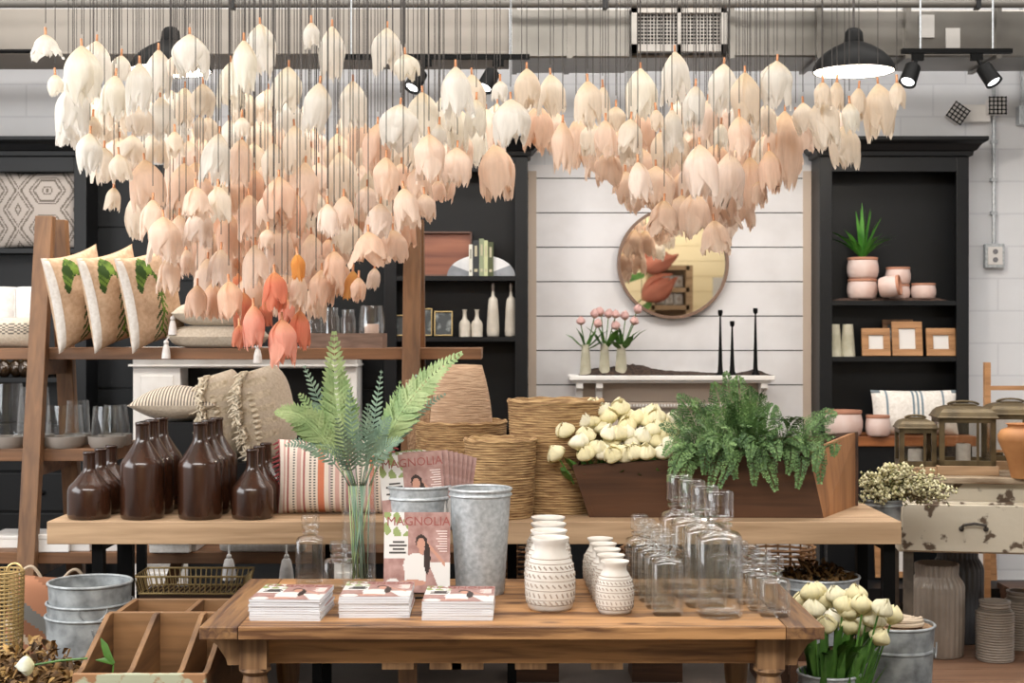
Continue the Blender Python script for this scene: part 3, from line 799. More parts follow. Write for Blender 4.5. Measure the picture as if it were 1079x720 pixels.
apofile(705, 4.57, .1, .262, 5, -.012, .118, ['medium clear glass bottle, frontmost of the file right of the white jars'] + [f'medium clear glass bottle, {o} in the file right of the white jars' for o in ('second', 'third', 'fourth', 'hindmost')], 'medium clear glass bottles')
apofile(761, 4.53, .143, .402, 4, -.022, .172, ['tallest clear glass bottle on the front table, frontmost of its file'] + [f'tall clear glass bottle, {o} in the tall file under the green fern' for o in ('second', 'third', 'hindmost')], 'tall clear glass bottles', .22)
apofile(818, 4.55, .098, .194, 6, -.02, .108, ['small clear glass bottle nearest the right corner of the front table'] + [f'small clear glass bottle, {o} in the file at the right table end' for o in ('second', 'third', 'fourth', 'fifth', 'hindmost')], 'small clear glass bottles', .28)
apofile(325, 5.1, .1, .255, 1, 0, 0, ['clear glass bottle at the back left of the front table, the taller one'], None)
apofile(355, 5.0, .098, .175, 1, 0, 0, ['low clear glass bottle between the left bottle and the fern cylinder vase'], None, .26)

# ---- cylinder vase with fern fronds
t = thing('cylinder_vase', 'tall clear glass cylinder vase holding the fern fronds', 'vase', (X(378, 5.12), 5.12, TT))
H = .42; r = .062
B().lathe([(.0001, 0), (r, 0), (r, H), (r-.004, H), (r-.004, .02), (.0001, .018)], 40).make('body', glass2, t, auto=60)
# small jar next to it (a wide ring lip is seen above the console front)

# ---- seagrass baskets
def weave_mat(name, c1, c2, sc=1.0):
    m, nt, N, L, out = newmat(name)
    p = N.new('ShaderNodeBsdfPrincipled'); L.new(p.outputs[0], out.inputs[0]); p.inputs['Roughness'].default_value = .85
    tc = N.new('ShaderNodeTexCoord')
    mp = N.new('ShaderNodeMapping'); mp.inputs['Scale'].default_value = (6, 6, 60); L.new(tc.outputs['Object'], mp.inputs[0])
    nz = N.new('ShaderNodeTexNoise'); nz.inputs['Scale'].default_value = 2.5; nz.inputs['Detail'].default_value = 6; L.new(mp.outputs[0], nz.inputs['Vector'])
    cr = N.new('ShaderNodeValToRGB'); cr.color_ramp.elements[0].position = .36; cr.color_ramp.elements[1].position = .64
    cr.color_ramp.elements[0].color = srgb(c2); cr.color_ramp.elements[1].color = srgb(c1)
    L.new(nz.outputs[0], cr.inputs[0]); L.new(cr.outputs[0], p.inputs['Base Color'])
    b = N.new('ShaderNodeBump'); b.inputs['Strength'].default_value = .8; b.inputs['Distance'].default_value = .01; L.new(nz.outputs[0], b.inputs['Height']); L.new(b.outputs[0], p.inputs['Normal'])
    return m
seag = weave_mat('seagrass', '#bb9a6c', '#7c5c3c')
def basket(label, Rt, Rb, H, loc, coil=.010):
    t = thing('seagrass_basket', label, 'basket', loc, 0, None)
    prof = [(.0001, 0), (Rb, 0)]
    n = int(H/coil)
    for k in range(n):
        q = (k+.5)/n; r = Rb+(Rt-Rb)*(q**.8)
        z = H*k/n; h = H/n
        prof += [(r-.002, z+.0002), (r+.002, z+h*.25), (r+.0035, z+h*.5), (r+.002, z+h*.75)]
    ro = prof[-1][0]
    inn = [(ro-.006, H+.003), (ro-.014, H), (Rb-.01, .012), (.0001, .012)]
    def fn(r, z, a, k): return r*(1+.012*math.sin(a*3+z*8)+.004*math.sin(a*23+z*400))
    B().lathe(prof+inn, 64, fn=fn).make('body', seag, t, auto=0)
    b = B(); pts = [((ro-.004)*math.cos(2*PI*i/40)*(1+.012*math.sin(2*PI*i/40*3+H*8)), (ro-.004)*math.sin(2*PI*i/40)*(1+.012*math.sin(2*PI*i/40*3+H*8)), H+.003*math.sin(i*1.7)) for i in range(40)]
    b.tube(pts, .009, 6, closed=True); b.make('rolled_rim', seag, t)
    return t
basket('tall wide seagrass basket left of the cream tulips', .196, .178, .45, (X(586, 5.9), 5.93, CT))
basket('low round seagrass basket on the console behind the steel buckets', .142, .128, .305, (X(527, 5.71), 5.72, CT))
basket('wide seagrass basket behind the others holding the tan pillow', .205, .185, .345, (X(484, 6.3), 6.46, .92))

# ---- galvanized buckets
def bucket(name, label, Rt, Rb, H, loc, ribs=(.16, .3), m=None, handles=False, group=None, rz=0):
    m = m or galv
    t = thing(name, label, 'bucket', loc, rz, group)
    prof = [(.0001, .004), (Rb, .004), (Rb, 0), (Rb+.003, .012)]
    last = .012
    def rr(z): return Rb+(Rt-Rb)*z/H
    for q in sorted(ribs, reverse=False):
        z = H*(1-q)
        prof += [(rr(z-.007), z-.007), (rr(z)+.005, z-.003), (rr(z)+.005, z+.003), (rr(z+.007), z+.007)]
    prof.sort(key=lambda p: p[1]) if False else None
    prof = prof[:4] + sorted(prof[4:], key=lambda p: p[1])
    prof += [(Rt, H-.006), (Rt-.004, H-.004), (Rt-.004, H-.01), (Rb-.006, .012), (.0001, .012)]
    B().lathe(prof, 48).make('body', m, t, auto=50)
    pts = [(Rt*math.cos(2*PI*i/48), Rt*math.sin(2*PI*i/48), H-.004) for i in range(48)]
    B().tube(pts, .0055, 8, closed=True).make('rolled_rim', m, t)
    if handles:
        for s in (0, PI):
            b = B(); pts = []
            for k in range(13):
                a = PI*k/12
                pts.append(((rr(H*.8)+.006)*1, .05*math.cos(a), H*.8-.0+.05*math.sin(a)*-.9+.02))
            b.tube([Matrix.Rotation(s-PI/2, 4, 'Z') @ Vector(p) for p in pts], .003, 6)
            b.make('handle', m, t)
    return t
bucket('galvanized_bucket', 'tall slim galvanized bucket standing on the front table', .107, .082, .367, (X(506, 4.98), 5.0, TT), ribs=(.06,))
MB_ = bucket('galvanized_bucket', 'wide ribbed galvanized bucket holding magazines behind the stood-up issue', .119, .105, .36, (X(441, 5.17), 5.17, TT), ribs=(.12, .28, .34))
nb = [(0, 'uppermost nested galvanized bucket beside the wooden bin, lower left', .75), (1, 'middle nested galvanized bucket beside the wooden bin, lower left', .677), (2, 'lowest nested galvanized bucket beside the wooden bin, lower left', .630)]
pb = None
for k, lb, zt_ in nb:
    loc = (X(95, 5.3), 5.3, zt_-.5)
    if pb is None: pb = bucket('galvanized_bucket', lb, .150, .122, .5, loc, ribs=(.5, .78), m=galv_d, handles=True, group='nested galvanized buckets', rz=.35)
    else: dup(pb, loc, .35+.3*k, lb, scale=(1+.03*k, 1+.03*k, 1))
t = thing('wooden_block', 'low wooden block under the nested galvanized buckets', 'block', (X(95, 5.3), 5.3, 0))
B().box(-.12, .12, -.12, .12, 0, .128).make('block', MW['ladder_x'], t, smooth=False)
# right side: tub with dried leaves, pail, tulip bucket
bucket('galvanized_tub', 'wide galvanized tub with dried brown leaves under the console right end', .165, .14, .26, (X(862, 5.84), 5.84, .42), ribs=(.16,), m=galv, handles=True, rz=.3)
t = thing('wooden_stool', 'dark stool under the galvanized tub of dried leaves', 'stool', (X(862, 5.84), 5.84, 0))
B().box(-.15, .15, -.13, .13, .385, .418).make('seat', MW['trough'], t, smooth=False)
for sx in (-1, 1):
    for sy in (-1, 1): B().box(sx*.12-.015, sx*.12+.015, sy*.1-.015, sy*.1+.015, 0, .385).make('leg', MW['trough'], t, smooth=False)
bucket('galvanized_pail', 'worn galvanized pail with rope coiled on top, lower right', .142, .12, .46, (X(943, 5.3), 5.3, .135), ribs=(.2, .5), m=galv_d, handles=True, rz=1.2)
bucket('tulip_bucket', 'galvanized bucket full of cream tulips at the right table corner', .108, .09, .49, (X(876, 4.95), 4.98, 0), ribs=(.1, .3), m=galv)
b = B(); pts = []
for k in range(90):
    a = k*.42; rr_ = .02+.045*(k/90)**.5+.006*math.sin(k*1.3); pts.append((rr_*math.cos(a), rr_*math.sin(a), .012+.012*(k % 15)/15+.01*math.sin(a*.3)))
t = thing('rope_coil', 'beige twisted rope coil lying on the galvanized pail', 'rope', (X(952, 5.28), 5.28, .587))
b.tube(pts, .008, 6); b.make('rope', rope, t)
B().lathe([(.0001, -.02), (.132, -.02), (.14, -.004), (.0001, 0)], 30).make('jute_disc', jute, t, loc=(X(943, 5.3)-X(952, 5.28), .02, 0))
tb = thing('wooden_block', 'block under the worn galvanized pail, lower right', 'block', (X(943, 5.3), 5.3, 0)); B().box(-.11, .11, -.11, .11, 0, .134).make('block', MW['ladder_x'], tb, smooth=False)
t = thing('glass_finial', 'small clear glass finial on the pail lid, lower right', 'finial', (X(934, 5.3), 5.36, .588))
B().lathe([(.0001, 0), (.018, 0), (.012, .008), (.006, .02), (.009, .03), (.022, .045), (.024, .06), (.014, .075), (.0001, .08)], 16).make('body', glass, t)

# ---- magazines
def cover_mesh(w, h, nx=36, ny=44):
    """magazine front cover as a fine grid, printed regions by face; x 0..w, z 0..h, at y=0"""
    b = B()
    for j in range(ny+1):
        for i in range(nx+1): b.v.append((w*i/nx, 0, h*j/ny))
    def region(u, v):
        if v > .84: return 2 if (u < .3 and math.sin(u*40)+math.sin(v*33+u*12) > .1) else (1 if u < .3 else 0)
        def el(cx, cy, rx, ry): return ((u-cx)/rx)**2+((v-cy)/ry)**2 < 1
        if el(.56, .605, .062, .072): return 3
        if el(.565, .635, .088, .085) or el(.655, .42, .05, .19): return 4
        if el(.57, .53, .035, .06): return 3
        if .64 < u < .93 and abs(v-(.62-.95*(u-.64))) < .03: return 3
        if el(.44, .12, .2, .04): return 3
        if el(.485, .34, .19, .15) or (.32 < u < .64 and .12 < v < .36): return 1
        if u > .70 and v < .38 and u+v*.5 > .86: return 1
        if u < .36 and v > .42 and v < .98:
            if v > .70 and (math.sin(u*40)+math.sin(v*33+u*12) > .1): return 2
            return 1
        if el(.14, .08, .12, .1): return 1
        return 0
    for j in range(ny):
        for i in range(nx):
            o = j*(nx+1)+i
            b.f.append((o, o+1, o+nx+2, o+nx+1)); b.m.append(region((i+.5)/nx, (j+.5)/ny))
    return b
COV = [cov_pink, cov_white, cov_green, skin, hair]
def text(body, size, m, parent, loc, rot, name='cover_title', ext=.0003, sx=1.0, align='LEFT'):
    cu = bpy.data.curves.new(name, 'FONT'); cu.body = body; cu.size = size; cu.extrude = ext; cu.align_x = align
    cu.resolution_u = 2
    o = bpy.data.objects.new(name, cu); C.objects.link(o); cu.materials.append(m)
    bpy.context.view_layer.update()
    me = bpy.data.meshes.new_from_object(o.evaluated_get(bpy.context.evaluated_depsgraph_get())); bpy.data.objects.remove(o)
    o = bpy.data.objects.new(name, me); C.objects.link(o)
    o.parent = parent; o.location = loc; o.rotation_euler = rot; o.scale = (sx, 1, 1)
    KIDS.setdefault(parent.name, []).append(o)
    return o
def magazine(label, loc, group=None, flat=False, full=True):
    w, h, th = .226, .272, .007
    t = thing('magazine', label, 'magazine', loc, 0, group)
    B().box(.001, w-.001, .0006, th, .001, h-.001).make('pages', paper, t, smooth=False)
    cover_mesh(w, h, *((66, 80) if full else (18, 22))).make('front_cover', COV, t, smooth=False)
    B().box(0, w, th, th+.0004, 0, h).make('back_cover', cov_white, t, smooth=False)
    if full:
        text('MAGNOLIA', .043, ink, t, (.008, -.0008, h-.045), (R(90), 0, 0), sx=.98)
        for k, (s, xx, zz, mm) in enumerate((('Home', .02, .15, ink_d), ('Gardening', .012, .137, ink_d), ('and Spring', .014, .124, ink_d), ('the garden issue', .13, .205, ink_w), ('flowers', .165, .19, ink_w), ('at home', .165, .178, ink_w))):
            pass
        b = B()
        for k, (xa, xb, zz) in enumerate(((.03, .07, .168), (.018, .078, .156), (.03, .07, .144), (.018, .075, .132))): b.box(xa, xb, -.0012, -.0003, zz, zz+.006)
        b.make('cover_lines', ink_d, t, smooth=False)
        b = B()
        for k in range(9): b.box(.178 + .006*((k*7) % 3), .216, -.0012, -.0003, .206-.0085*k, .2088-.0085*k)
        b.make('cover_text', ink_w, t, smooth=False)
    return t
# stood-up issue on an easel
YMg = 4.88
mg = magazine('magazine with a woman in a white top on its cover, standing upright', (X(404, YMg), YMg, TT+.022))
mg.rotation_euler = (R(-8), 0, R(0))
t = thing('display_easel', 'small black easel holding up the magazine', 'easel', (X(438, YMg), YMg, TT))
b = B()
for s in (-1, 1):
    b.tube([(s*.055, -.03, .004), (s*.055, .0, .016), (s*.04, .055, .2)], .004, 6); b.tube([(s*.055, -.03, .004), (s*.055, -.03, .02)], .004, 6)
    b.tube([(s*.055, .002, .004), (s*.055, .11, .004)], .004, 6)
b.tube([(-.055, .0, .004), (.055, .0, .004)], .004, 6); b.tube([(0, .05, .19), (0, .11, .004)], .004, 6); b.tube([(-.055, .11, .004), (.055, .11, .004)], .004, 6); b.tube([(-.04, .055, .2), (.04, .055, .2)], .004, 6)
b.make('wire_frame', blackm, t)
b = B().hexa([(-.1, .03, .02), (.115, .03, .02), (.115, .036, .02), (-.1, .036, .02)], [(-.1, .056, .235), (.115, .056, .235), (.115, .062, .235), (-.1, .062, .235)])
b.make('back_plate', blackm, t, smooth=False)
# fan of magazines in the ribbed bucket
mp_ = magazine('front magazine in the ribbed bucket, its cover facing out', (X(406, 5.12), 5.09, .955), 'magazines in the ribbed bucket')
mp_.rotation_euler = (R(-6), R(-5), R(2))
mp2 = None
for k in range(7):
    lb = ['mauve magazine just behind the front one in the ribbed bucket'] + [f'mauve magazine in the ribbed bucket, {o} from the right' for o in ('sixth', 'fifth', 'fourth', 'third', 'second')] + ['rightmost mauve magazine sticking out of the ribbed bucket']
    loc_ = (X(406, 5.12)+.012+.0085*k, 5.105+.013*k, .965+.002*k)
    if mp2 is None: mp2 = q_ = magazine(lb[k], loc_, 'magazines in the ribbed bucket', full=False)
    else: q_ = dup(mp2, loc_, None, lb[k])
    q_.rotation_euler = (R(-6), R(-3+1.9*k), R(2))
# three flat stacks
def stack(px0, Y0, n, rz, where, dj):
    """n magazines lying flat with the long side across"""
    grp = f'magazines in the {where} stack'
    w, h, th = .226, .272, .0076
    p = None; x0 = X(px0, Y0)
    r2 = random.Random(dj)
    for k in range(n):
        z = TT + th*k + .007
        lb = f'topmost magazine of the {where} flat stack on the front table' if k == n-1 else f'magazine lying in the {where} flat stack, below its top issue'
        # lying: local x across, local z (height) going back, cover up
        rot = (R(-90), 0, rz + r2.uniform(-.012, .012))
        loc = (x0 + r2.uniform(-.002, .002), Y0 + r2.uniform(-.002, .002), z+.0)
        if k == n-1: 
            q = magazine(lb, loc, grp, full=True)
        elif p is None: q = p = magazine(lb, loc, grp, full=False)
        else: q = dup(p, loc, None, lb)
        q.rotation_euler = rot
stack(262, 4.515, 9, R(-2), 'left', 1)
stack(356.5, 4.56, 9, R(1), 'middle', 2)
stack(444, 4.52, 8, R(0), 'right', 3)

# ---- pillows
def pillow_b(w, h, d, n=24, fn=None, pinch=.07, pw=2.4, corner=.0, wr=.0, seed=0):
    """pillow standing in XZ, thickness in Y; origin bottom centre. fn(u,v,side)->material index; u,v in 0..1"""
    b = B(); rr = random.Random(seed)
    ph = [rr.uniform(0, 6) for _ in range(4)]
    for side in (-1, 1):
        base = len(b.v)
        for j in range(n+1):
            for i in range(n+1):
                u = 2*i/n-1; v = 2*j/n-1
                e = (1-abs(u)**pw)*(1-abs(v)**pw)
                y = side*d/2*max(0, e)**.55
                y += side*wr*math.sin(u*5+ph[0]+v*3)*math.sin(v*6+ph[1])*e
                x = u*w/2*(1-pinch*(1-abs(v)**2.0)*(abs(u)**3))*(1-corner*abs(v)**4) ; z = v*h/2*(1-pinch*(1-abs(u)**2.0)*(abs(v)**3))
                b.v.append((x, y, z+h/2))
        for j in range(n):
            for i in range(n):
                o = base+j*(n+1)+i
                q = (o, o+1, o+n+2, o+n+1)
                b.f.append(q if side < 0 else tuple(reversed(q)))
                b.m.append(fn((i+.5)/n, (j+.5)/n, side) if fn else 0)
    return b
def pillow(name, label, w, h, d, loc, rot, mats, cat='pillow', n=24, fn=None, group=None, **k):
    t = thing(name, label, cat, loc, 0, group); t.rotation_euler = rot
    b = pillow_b(w, h, d, n, fn, **k); b.make('cover', mats, t, auto=0)
    return t
SPINE = [(.30, .66), (.38, .79), (.50, .86), (.62, .84), (.71, .75), (.76, .63), (.78, .50), (.77, .38), (.74, .27), (.68, .16)]
def palm(u, v, side):
    if side > 0: return 0
    u = .12+(u-.12)/.62
    for k in range(len(SPINE)-1):
        (ax, ay), (cx, cy) = SPINE[k], SPINE[k+1]
        dx, dy = cx-ax, cy-ay; L2 = dx*dx+dy*dy
        s_ = max(0, min(1, ((u-ax)*dx+(v-ay)*dy)/L2))
        d = math.hypot(u-ax-dx*s_, v-ay-dy*s_)
        q = (k+s_)/9
        if q < .55:
            if d < .035+.085*math.sin(PI*min(1, q/.5+.15)): return 1 if (int(q*60) % 3) else 2
        elif d < .03: return 1
    for k in range(7):
        sx, sy = .80-.012*k, .66-.085*k
        du = sx-u; dv = v-(sy-.55*max(0, du))
        if -.02 <= du <= .10+.035*k and abs(dv) < .018: return 2
        du = u-sx; dv = v-(sy-.9*du)
        if 0 <= du <= .12 and abs(dv) < .02: return 1
    return 0
for i, (px, lb, m0) in enumerate([(103, 'cream pillow with green palm print, leftmost of three on the shelf', linen), (145, 'cream pillow with green palm print, middle of three on the shelf', linen), (184, 'cream pillow with green palm print, rightmost of three, least overlapped', linen)]):
    Yp = 6.93
    t = pillow('palm_pillow', lb, .36, .465, .125, (X((88, 126, 166)[i], Yp), Yp+.05, S1+.017), (R(0), R(-14), R((60, 58, 56)[i])), [linen_tan, leafg, leafd], n=56, fn=palm, group='palm print pillows', pinch=.1, wr=.007, seed=i)
    b = B(); # folded white side welt along the left edge
    n_ = 24; vs = []
    w_, h_ = .36, .465
    for k in range(n_+1):
        v = 2*k/n_-1; e = (1-abs(v)**2.4)
        xl = -w_/2*(1-.1*(1-v*v)); z = v*h_/2+h_/2
        dd_ = 0
        for q in range(7):
            a = q/6
            u = -1+.19*a*1.0
            ee = max(0, (1-abs(u)**2.4)*e)
            y = -.125/2*ee**.55-.002
            x = u*w_/2*(1-.1*(1-v*v)*abs(u)**3)
            vs.append((x-.001, y, h_/2+v*h_/2*(1-.1*(1-u*u)*abs(v)**3)))
    fs = [(k*7+q, k*7+q+1, (k+1)*7+q+1, (k+1)*7+q) for k in range(n_) for q in range(6)]
    b.add(vs, fs); b.make('side_gusset', linen_w, t, auto=0)
# grey stacked floor cushions with tassels
def tassel(b, c, L=.09, r=.022):
    b.ball((c[0], c[1], c[2]-.012), .013, 0, 8, 5)
    prof = [(r*.45, -.022), (r*.6, -.03), (r*.85, -L*.6), (r, -L), (.0001, -L+.003)]
    b.lathe([(q, z) for q, z in prof], 12, c, fn=lambda rr_, z, a, k: rr_*(1+.12*math.sin(a*6)))
def flat_cushion(name, label, w, h, d, loc, rz, mats, tassels=(), n=24, fn=None, **k):
    """cushion lying down (w across, h deep, d thick)"""
    t = thing(name, label, 'cushion', loc, rz)
    b = pillow_b(w, h, d, n, fn, **k)
    b.v = [(x, z-h/2, -y+d/2) for x, y, z in b.v]
    b.make('cover', mats, t, auto=0)
    for c in tassels:
        b = B(); tassel(b, c); b.tube([(c[0]*.93, c[1], d*.5), (c[0], c[1], c[2])], .004, 5); b.make('tassel', cotton, t)
    return t
flat_cushion('floor_cushion', 'natural linen cushion with tassels, upper one of the stack on the shelf', .42, .34, .125, (X(228, 6.95)-.0, 7.07, S1+.105), 0, linen, [(-.205, -.15, .05)], pw=4, pinch=.03)
flat_cushion('floor_cushion', 'natural linen cushion with tassels, lower one of the stack on the shelf', .44, .36, .11, (X(225, 6.95), 7.09, S1), 0, linen, [(-.215, -.2, .04), (.225, -.2, .02)], pw=6, pinch=.02)
# oval basket-weave pillow and rolled towels on the left of the shelf
def band(u, v, s): return 1 if .45 < v < .8 and (int(u*30)+int(v*20)) % 2 else 0
pillow('woven_pillow', 'tan pillow with grey looped band at far left of upper shelf', .5, .15, .17, (X(-12, 7.0), 7.03, S1+.0), (0, 0, 0), [linen, grey_st], n=36, fn=band, pinch=.02)
for i, (px, lb) in enumerate([(-1, 'rolled white towel at the far left edge, left one of two'), (30, 'rolled white towel beside the left shelf post, right one of two')]):
    t = thing('rolled_towel', lb, 'towel', (X(px, 7.2), 7.25, S1), 0, 'rolled white towels')
    pts = [(.068, 0), (.074, .02), (.076, .29), (.068, .305), (.055, .3), (.045, .306), (.03, .3), (.015, .305), (.0001, .3)]
    B().lathe(pts, 28).make('roll', cotton, t)
    B().box(-.08, -.072, -.03, .05, .003, .3).make('towel_edge', cotton, t, smooth=False, bevel=.003)
# geometric patterned pillow in left cabinet
def geo(u, v, s):
    a = (u*1.6+.5) % 1-.5; c = (v*2.0) % 1-.5
    q = max(abs(a)*1.3+abs(c)*.6, abs(c)*1.15)
    k = (q*14) % 4
    return 1 if k < .7 or 1.4 < k < 1.9 else 0
pillow('geometric_pillow', 'beige pillow with grey diamond line pattern in the far left cabinet', .56, .46, .12, (X(36, 8.6), 8.68, Z(261, 8.62)+.0), (0, 0, 0), [mat('greige_cloth', '#b5aca5', .95), grey_st], n=72, fn=geo, pinch=.04)
# striped thin pillow lying over bottles (on bench)
def strp(u, v, s): return 1 if v > .5 and int(u*52) % 2 else 0
t = flat_cushion('striped_pillow', 'beige pillow with thin dark stripes lying above the tall brown bottles', .385, .36, .165, (X(184, 6.35), 6.42, Z(446, 6.35)), R(4), [linen, grey_st], n=56, fn=lambda u, v, s: 1 if (s < 0 and int(u*56) % 2) else 0, pinch=.05, pw=1.7)
tb = thing('storage_basket', 'dark box behind the brown bottles under the striped pillow', 'box', (X(184, 6.35), 6.42, .922))
B().box(-.16, .16, -.12, .12, 0, Z(444, 6.35)-.922-.002).make('box_body', black, tb, smooth=False)
# fringed pillows
def fringed(label, px, lean, w, h, rz, zb):
    t = pillow('fringed_pillow', label, w, h, .13, (X(px, 6.4), 6.42, zb), (0, R(lean), R(rz)), [linen, wool], n=28, fn=lambda u, v, s: 1 if (u < .5 and int(v*14) % 2 == 0 and s < 0) else 0, pinch=.0, pw=2.0, corner=.45)
    b = B(); r3 = random.Random(px)
    for k in range(34):
        v = k/33; z = v*h; x = -w/2*(1-.45*(2*v-1)**4)
        for s_ in range(3): b.tube([(x+.01, .0, z), (x-.02, r3.uniform(-.03, .03), z+r3.uniform(-.01, .01)), (x-r3.uniform(.03, .045), r3.uniform(-.05, .05), z-r3.uniform(.005, .03))], [.006, .006, .003], 4)
        if k % 2 == 0: b.ball((x+w*.15, -.045*math.sin(v*PI), z), .014, 0, 7, 5, (1.6, .8, .7))
    b.make('fringe', wool, t)
    return t
fringed('fringed wool pillow standing behind the bottles, left one of the pair', 248, -13, .25, .40, 50, 1.10)
fringed('fringed wool pillow standing behind the bottles, right one of the pair', 291, -13, .28, .42, 46, 1.10)
tb = thing('storage_box', 'dark box behind the small brown bottles under the fringed pillows', 'box', (X(285, 6.4), 6.42, .922))
B().box(-.22, .22, -.15, .15, 0, .175).make('box_body', black, tb, smooth=False)
# tufted tan pillow in basket
def arch_b(w, h, d, n=20):
    return pillow_b(w, h, d, n, None, pinch=.0, pw=2.2)
t = thing('tufted_pillow', 'rounded tan woven pillow standing in the wide basket', 'pillow', (X(486, 6.45), 6.46, 1.05)); t.rotation_euler = (0, 0, R(20))
b = pillow_b(.29, .47, .15, 26, None, pinch=-.02, pw=2.2)
b.v = [(x*(1-.38*max(0, (z-.2)/.3)**1.7), y, z) for x, y, z in b.v]
b.make('cover', weave_mat('tan_weave', '#c9aa8d', '#a98a6e'), t, auto=0)
t = thing('tufted_pillow', 'grey-brown woven pillow leaning at the left in the wide basket', 'pillow', (X(452, 6.45), 6.5, 1.04)); t.rotation_euler = (R(-4), R(-4), R(-15))
b = pillow_b(.2, .42, .12, 20, None, pinch=0, pw=2.2); b.make('cover', jute, t, auto=0)
# pink striped pillow on the console
STR = [('s_cream', '#ddd0c2'), ('s_pink', '#c7a095'), ('s_dark', '#55504e'), ('s_coral', '#c9795a'), ('s_rose', '#a96c66'), ('s_lilac', '#b9a8a6')]
SM = [mat(a, c, .95, col2=None, bump=.2, scale=80) for a, c in STR]
seq = [4, 0, 0, 1, 0, 4, 0, 0, 2, 0, 1, 1, 0, 4, 0, 0, 2, 0, 2, 0, 3, 3, 3, 0, 0, 5, 2, 5, 0, 1, 1, 0, 2, 0, 4, 4, 0, 5, 5, 0, 2, 0, 0, 1, 0, 3, 3, 0, 2, 0, 5, 0, 1, 4, 0]
t = pillow('striped_pillow', 'pink and cream striped lumbar pillow beside the small brown bottles', .47, .30, .15, (X(352, 5.78), 5.80, CT), (R(-6), 0, 0), SM, n=54, fn=lambda u, v, s: (seq[min(54, int(u*55))] if not (seq[min(54, int(u*55))] == 2 and int(v*54) % 2) else 0), pinch=.04, pw=3)
b = B(); r3 = random.Random(5)
for s in (-1, 1):
    for k in range(16):
        z = .01+.28*k/15; b.tube([(s*.228, 0, z), (s*(.245+r3.uniform(0, .012)), r3.uniform(-.02, .02), z-.012)], [.006, .003], 5)
b.make('tassel_fringe', mat('maroon_fringe', '#8a3f42', .95), t)
# lumbar pillow on right cabinet counter
cz = Z(460, 8.44)
pillow('striped_pillow', 'white lumbar pillow with blue-grey stripes on the right cabinet counter', .52, .27, .13, (X(965, 8.55), 8.56, cz), (R(-8), 0, 0), [linen_w, mat('blue_stripe', '#71808a', .95), mat('grey_tuft', '#6a7378', .95)], n=40, fn=lambda u, v, s: (1 if int(u*40) in (18, 20, 22, 32, 6) else (2 if v > .93 and (u < .09 or u > .93) else 0)), pinch=.05, pw=3)
# bolster with tassels lying on ladder shelf 3
t = thing('bolster_cushion', 'grey striped bolster with hanging white tassels under the console', 'cushion', (X(275, 6.72), 6.78, S3+.001))
b = B().lathe([(.0001, -.2), (.03, -.2), (.035, -.18), (.037, 0), (.035, .18), (.03, .2), (.0001, .2)], 20, mt=Matrix.Translation((0, 0, .038)) @ Matrix.Rotation(R(90), 4, 'Y')); b.make('cover', linen_w, t, auto=0)
for x in (-.15, .12):
    b = B(); tassel(b, (x, -.062, .0), .12, .036); b.tube([(x, -.0, .06), (x, -.05, .05), (x, -.062, .0)], .005, 5); b.make('tassel', cotton, t)
# folded striped blanket / tote at the lower left
def tote(u, v, s):
    q = (v*1.0+u*.55) % 1.0
    k = int(q*13)
    return [0, 0, 1, 1, 2, 0, 3, 1, 1, 2, 2, 0, 0][k]
TM = [mat('t_rust', '#b07a5c', .95), mat('t_brown', '#8d5f45', .95), mat('t_grey', '#76746f', .95), mat('t_cream', '#c9b49c', .95)]
t = pillow('striped_tote', 'rust and grey striped woven tote between wire basket and steel buckets', .34, .40, .1, (X(44, 6.0), 6.0, Z(708, 6.0)), (0, R(6), R(12)), TM, cat='bag', n=40, fn=tote, pinch=.02, pw=5)
for s in (-1, 1):
    b = B(); pts = [(-.05+.1*(k/10)+s*.09, 0, .385+.05*math.sin(PI*k/10)) for k in range(11)]; b.tube(pts, .007, 6); b.make('handle', rope, t)
tb = thing('wooden_block', 'low block on the floor under the striped woven tote', 'block', (X(44, 6.0), 6.0, 0))
B().box(-.15, .15, -.08, .08, 0, Z(708, 6.0)-.002).make('block', MW['ladder_x'], tb, smooth=False)
# ---- glass hurricanes in grey bowls on ladder shelf 2
def hurricane(label, rb, rt, H, loc, bowl=True, group=None):
    t = thing('glass_hurricane', label, 'vase', loc, 0, group)
    z0 = .03 if bowl else 0
    if bowl:
        B().lathe([(.0001, 0), (rb*.95, 0), (rb*1.12, .02), (rb*1.16, .055), (rb*1.1, .055), (rb*1.02, .03), (.0001, .028)], 32).make('bowl', mat('grey_bowl', '#938a82', .6) if 'grey_bowl' not in bpy.data.materials else bpy.data.materials['grey_bowl'], t)
    prof = [(.0001, z0), (rb*.92, z0), (rb, z0+.02), (rb*.99, z0+H*.25), (rt+(rb-rt)*.45, z0+H*.65), (rt, z0+H)]
    B().lathe(prof+[(r-.0035, z) for r, z in reversed(prof[2:])]+[(.0001, z0+.008)], 32).make('chimney', glass2, t, auto=60)
    return t
for px, H, rb, rt, lb, dy in [(8, .28, .082, .068, 'tall glass hurricane at the far left end of the second shelf', 0), (36, .26, .082, .066, 'glass hurricane partly behind the left shelf post', .12),
    (68, .175, .088, .078, 'glass hurricane in a grey bowl right of the shelf post', 0), (82, .19, .06, .052, 'narrow glass hurricane behind the one right of the post', .17),
    (114, .17, .078, .066, 'glass hurricane in a grey bowl above the small brown bottles', 0), (132, .17, .07, .055, 'rightmost glass hurricane overhanging the tall brown bottles', .14)]:
    Yh = 6.93+dy
    hurricane(lb, rb, rt, H, (min(X(px, Yh), X(113, 6.93)), Yh, S2), group='glass hurricanes on the second shelf')
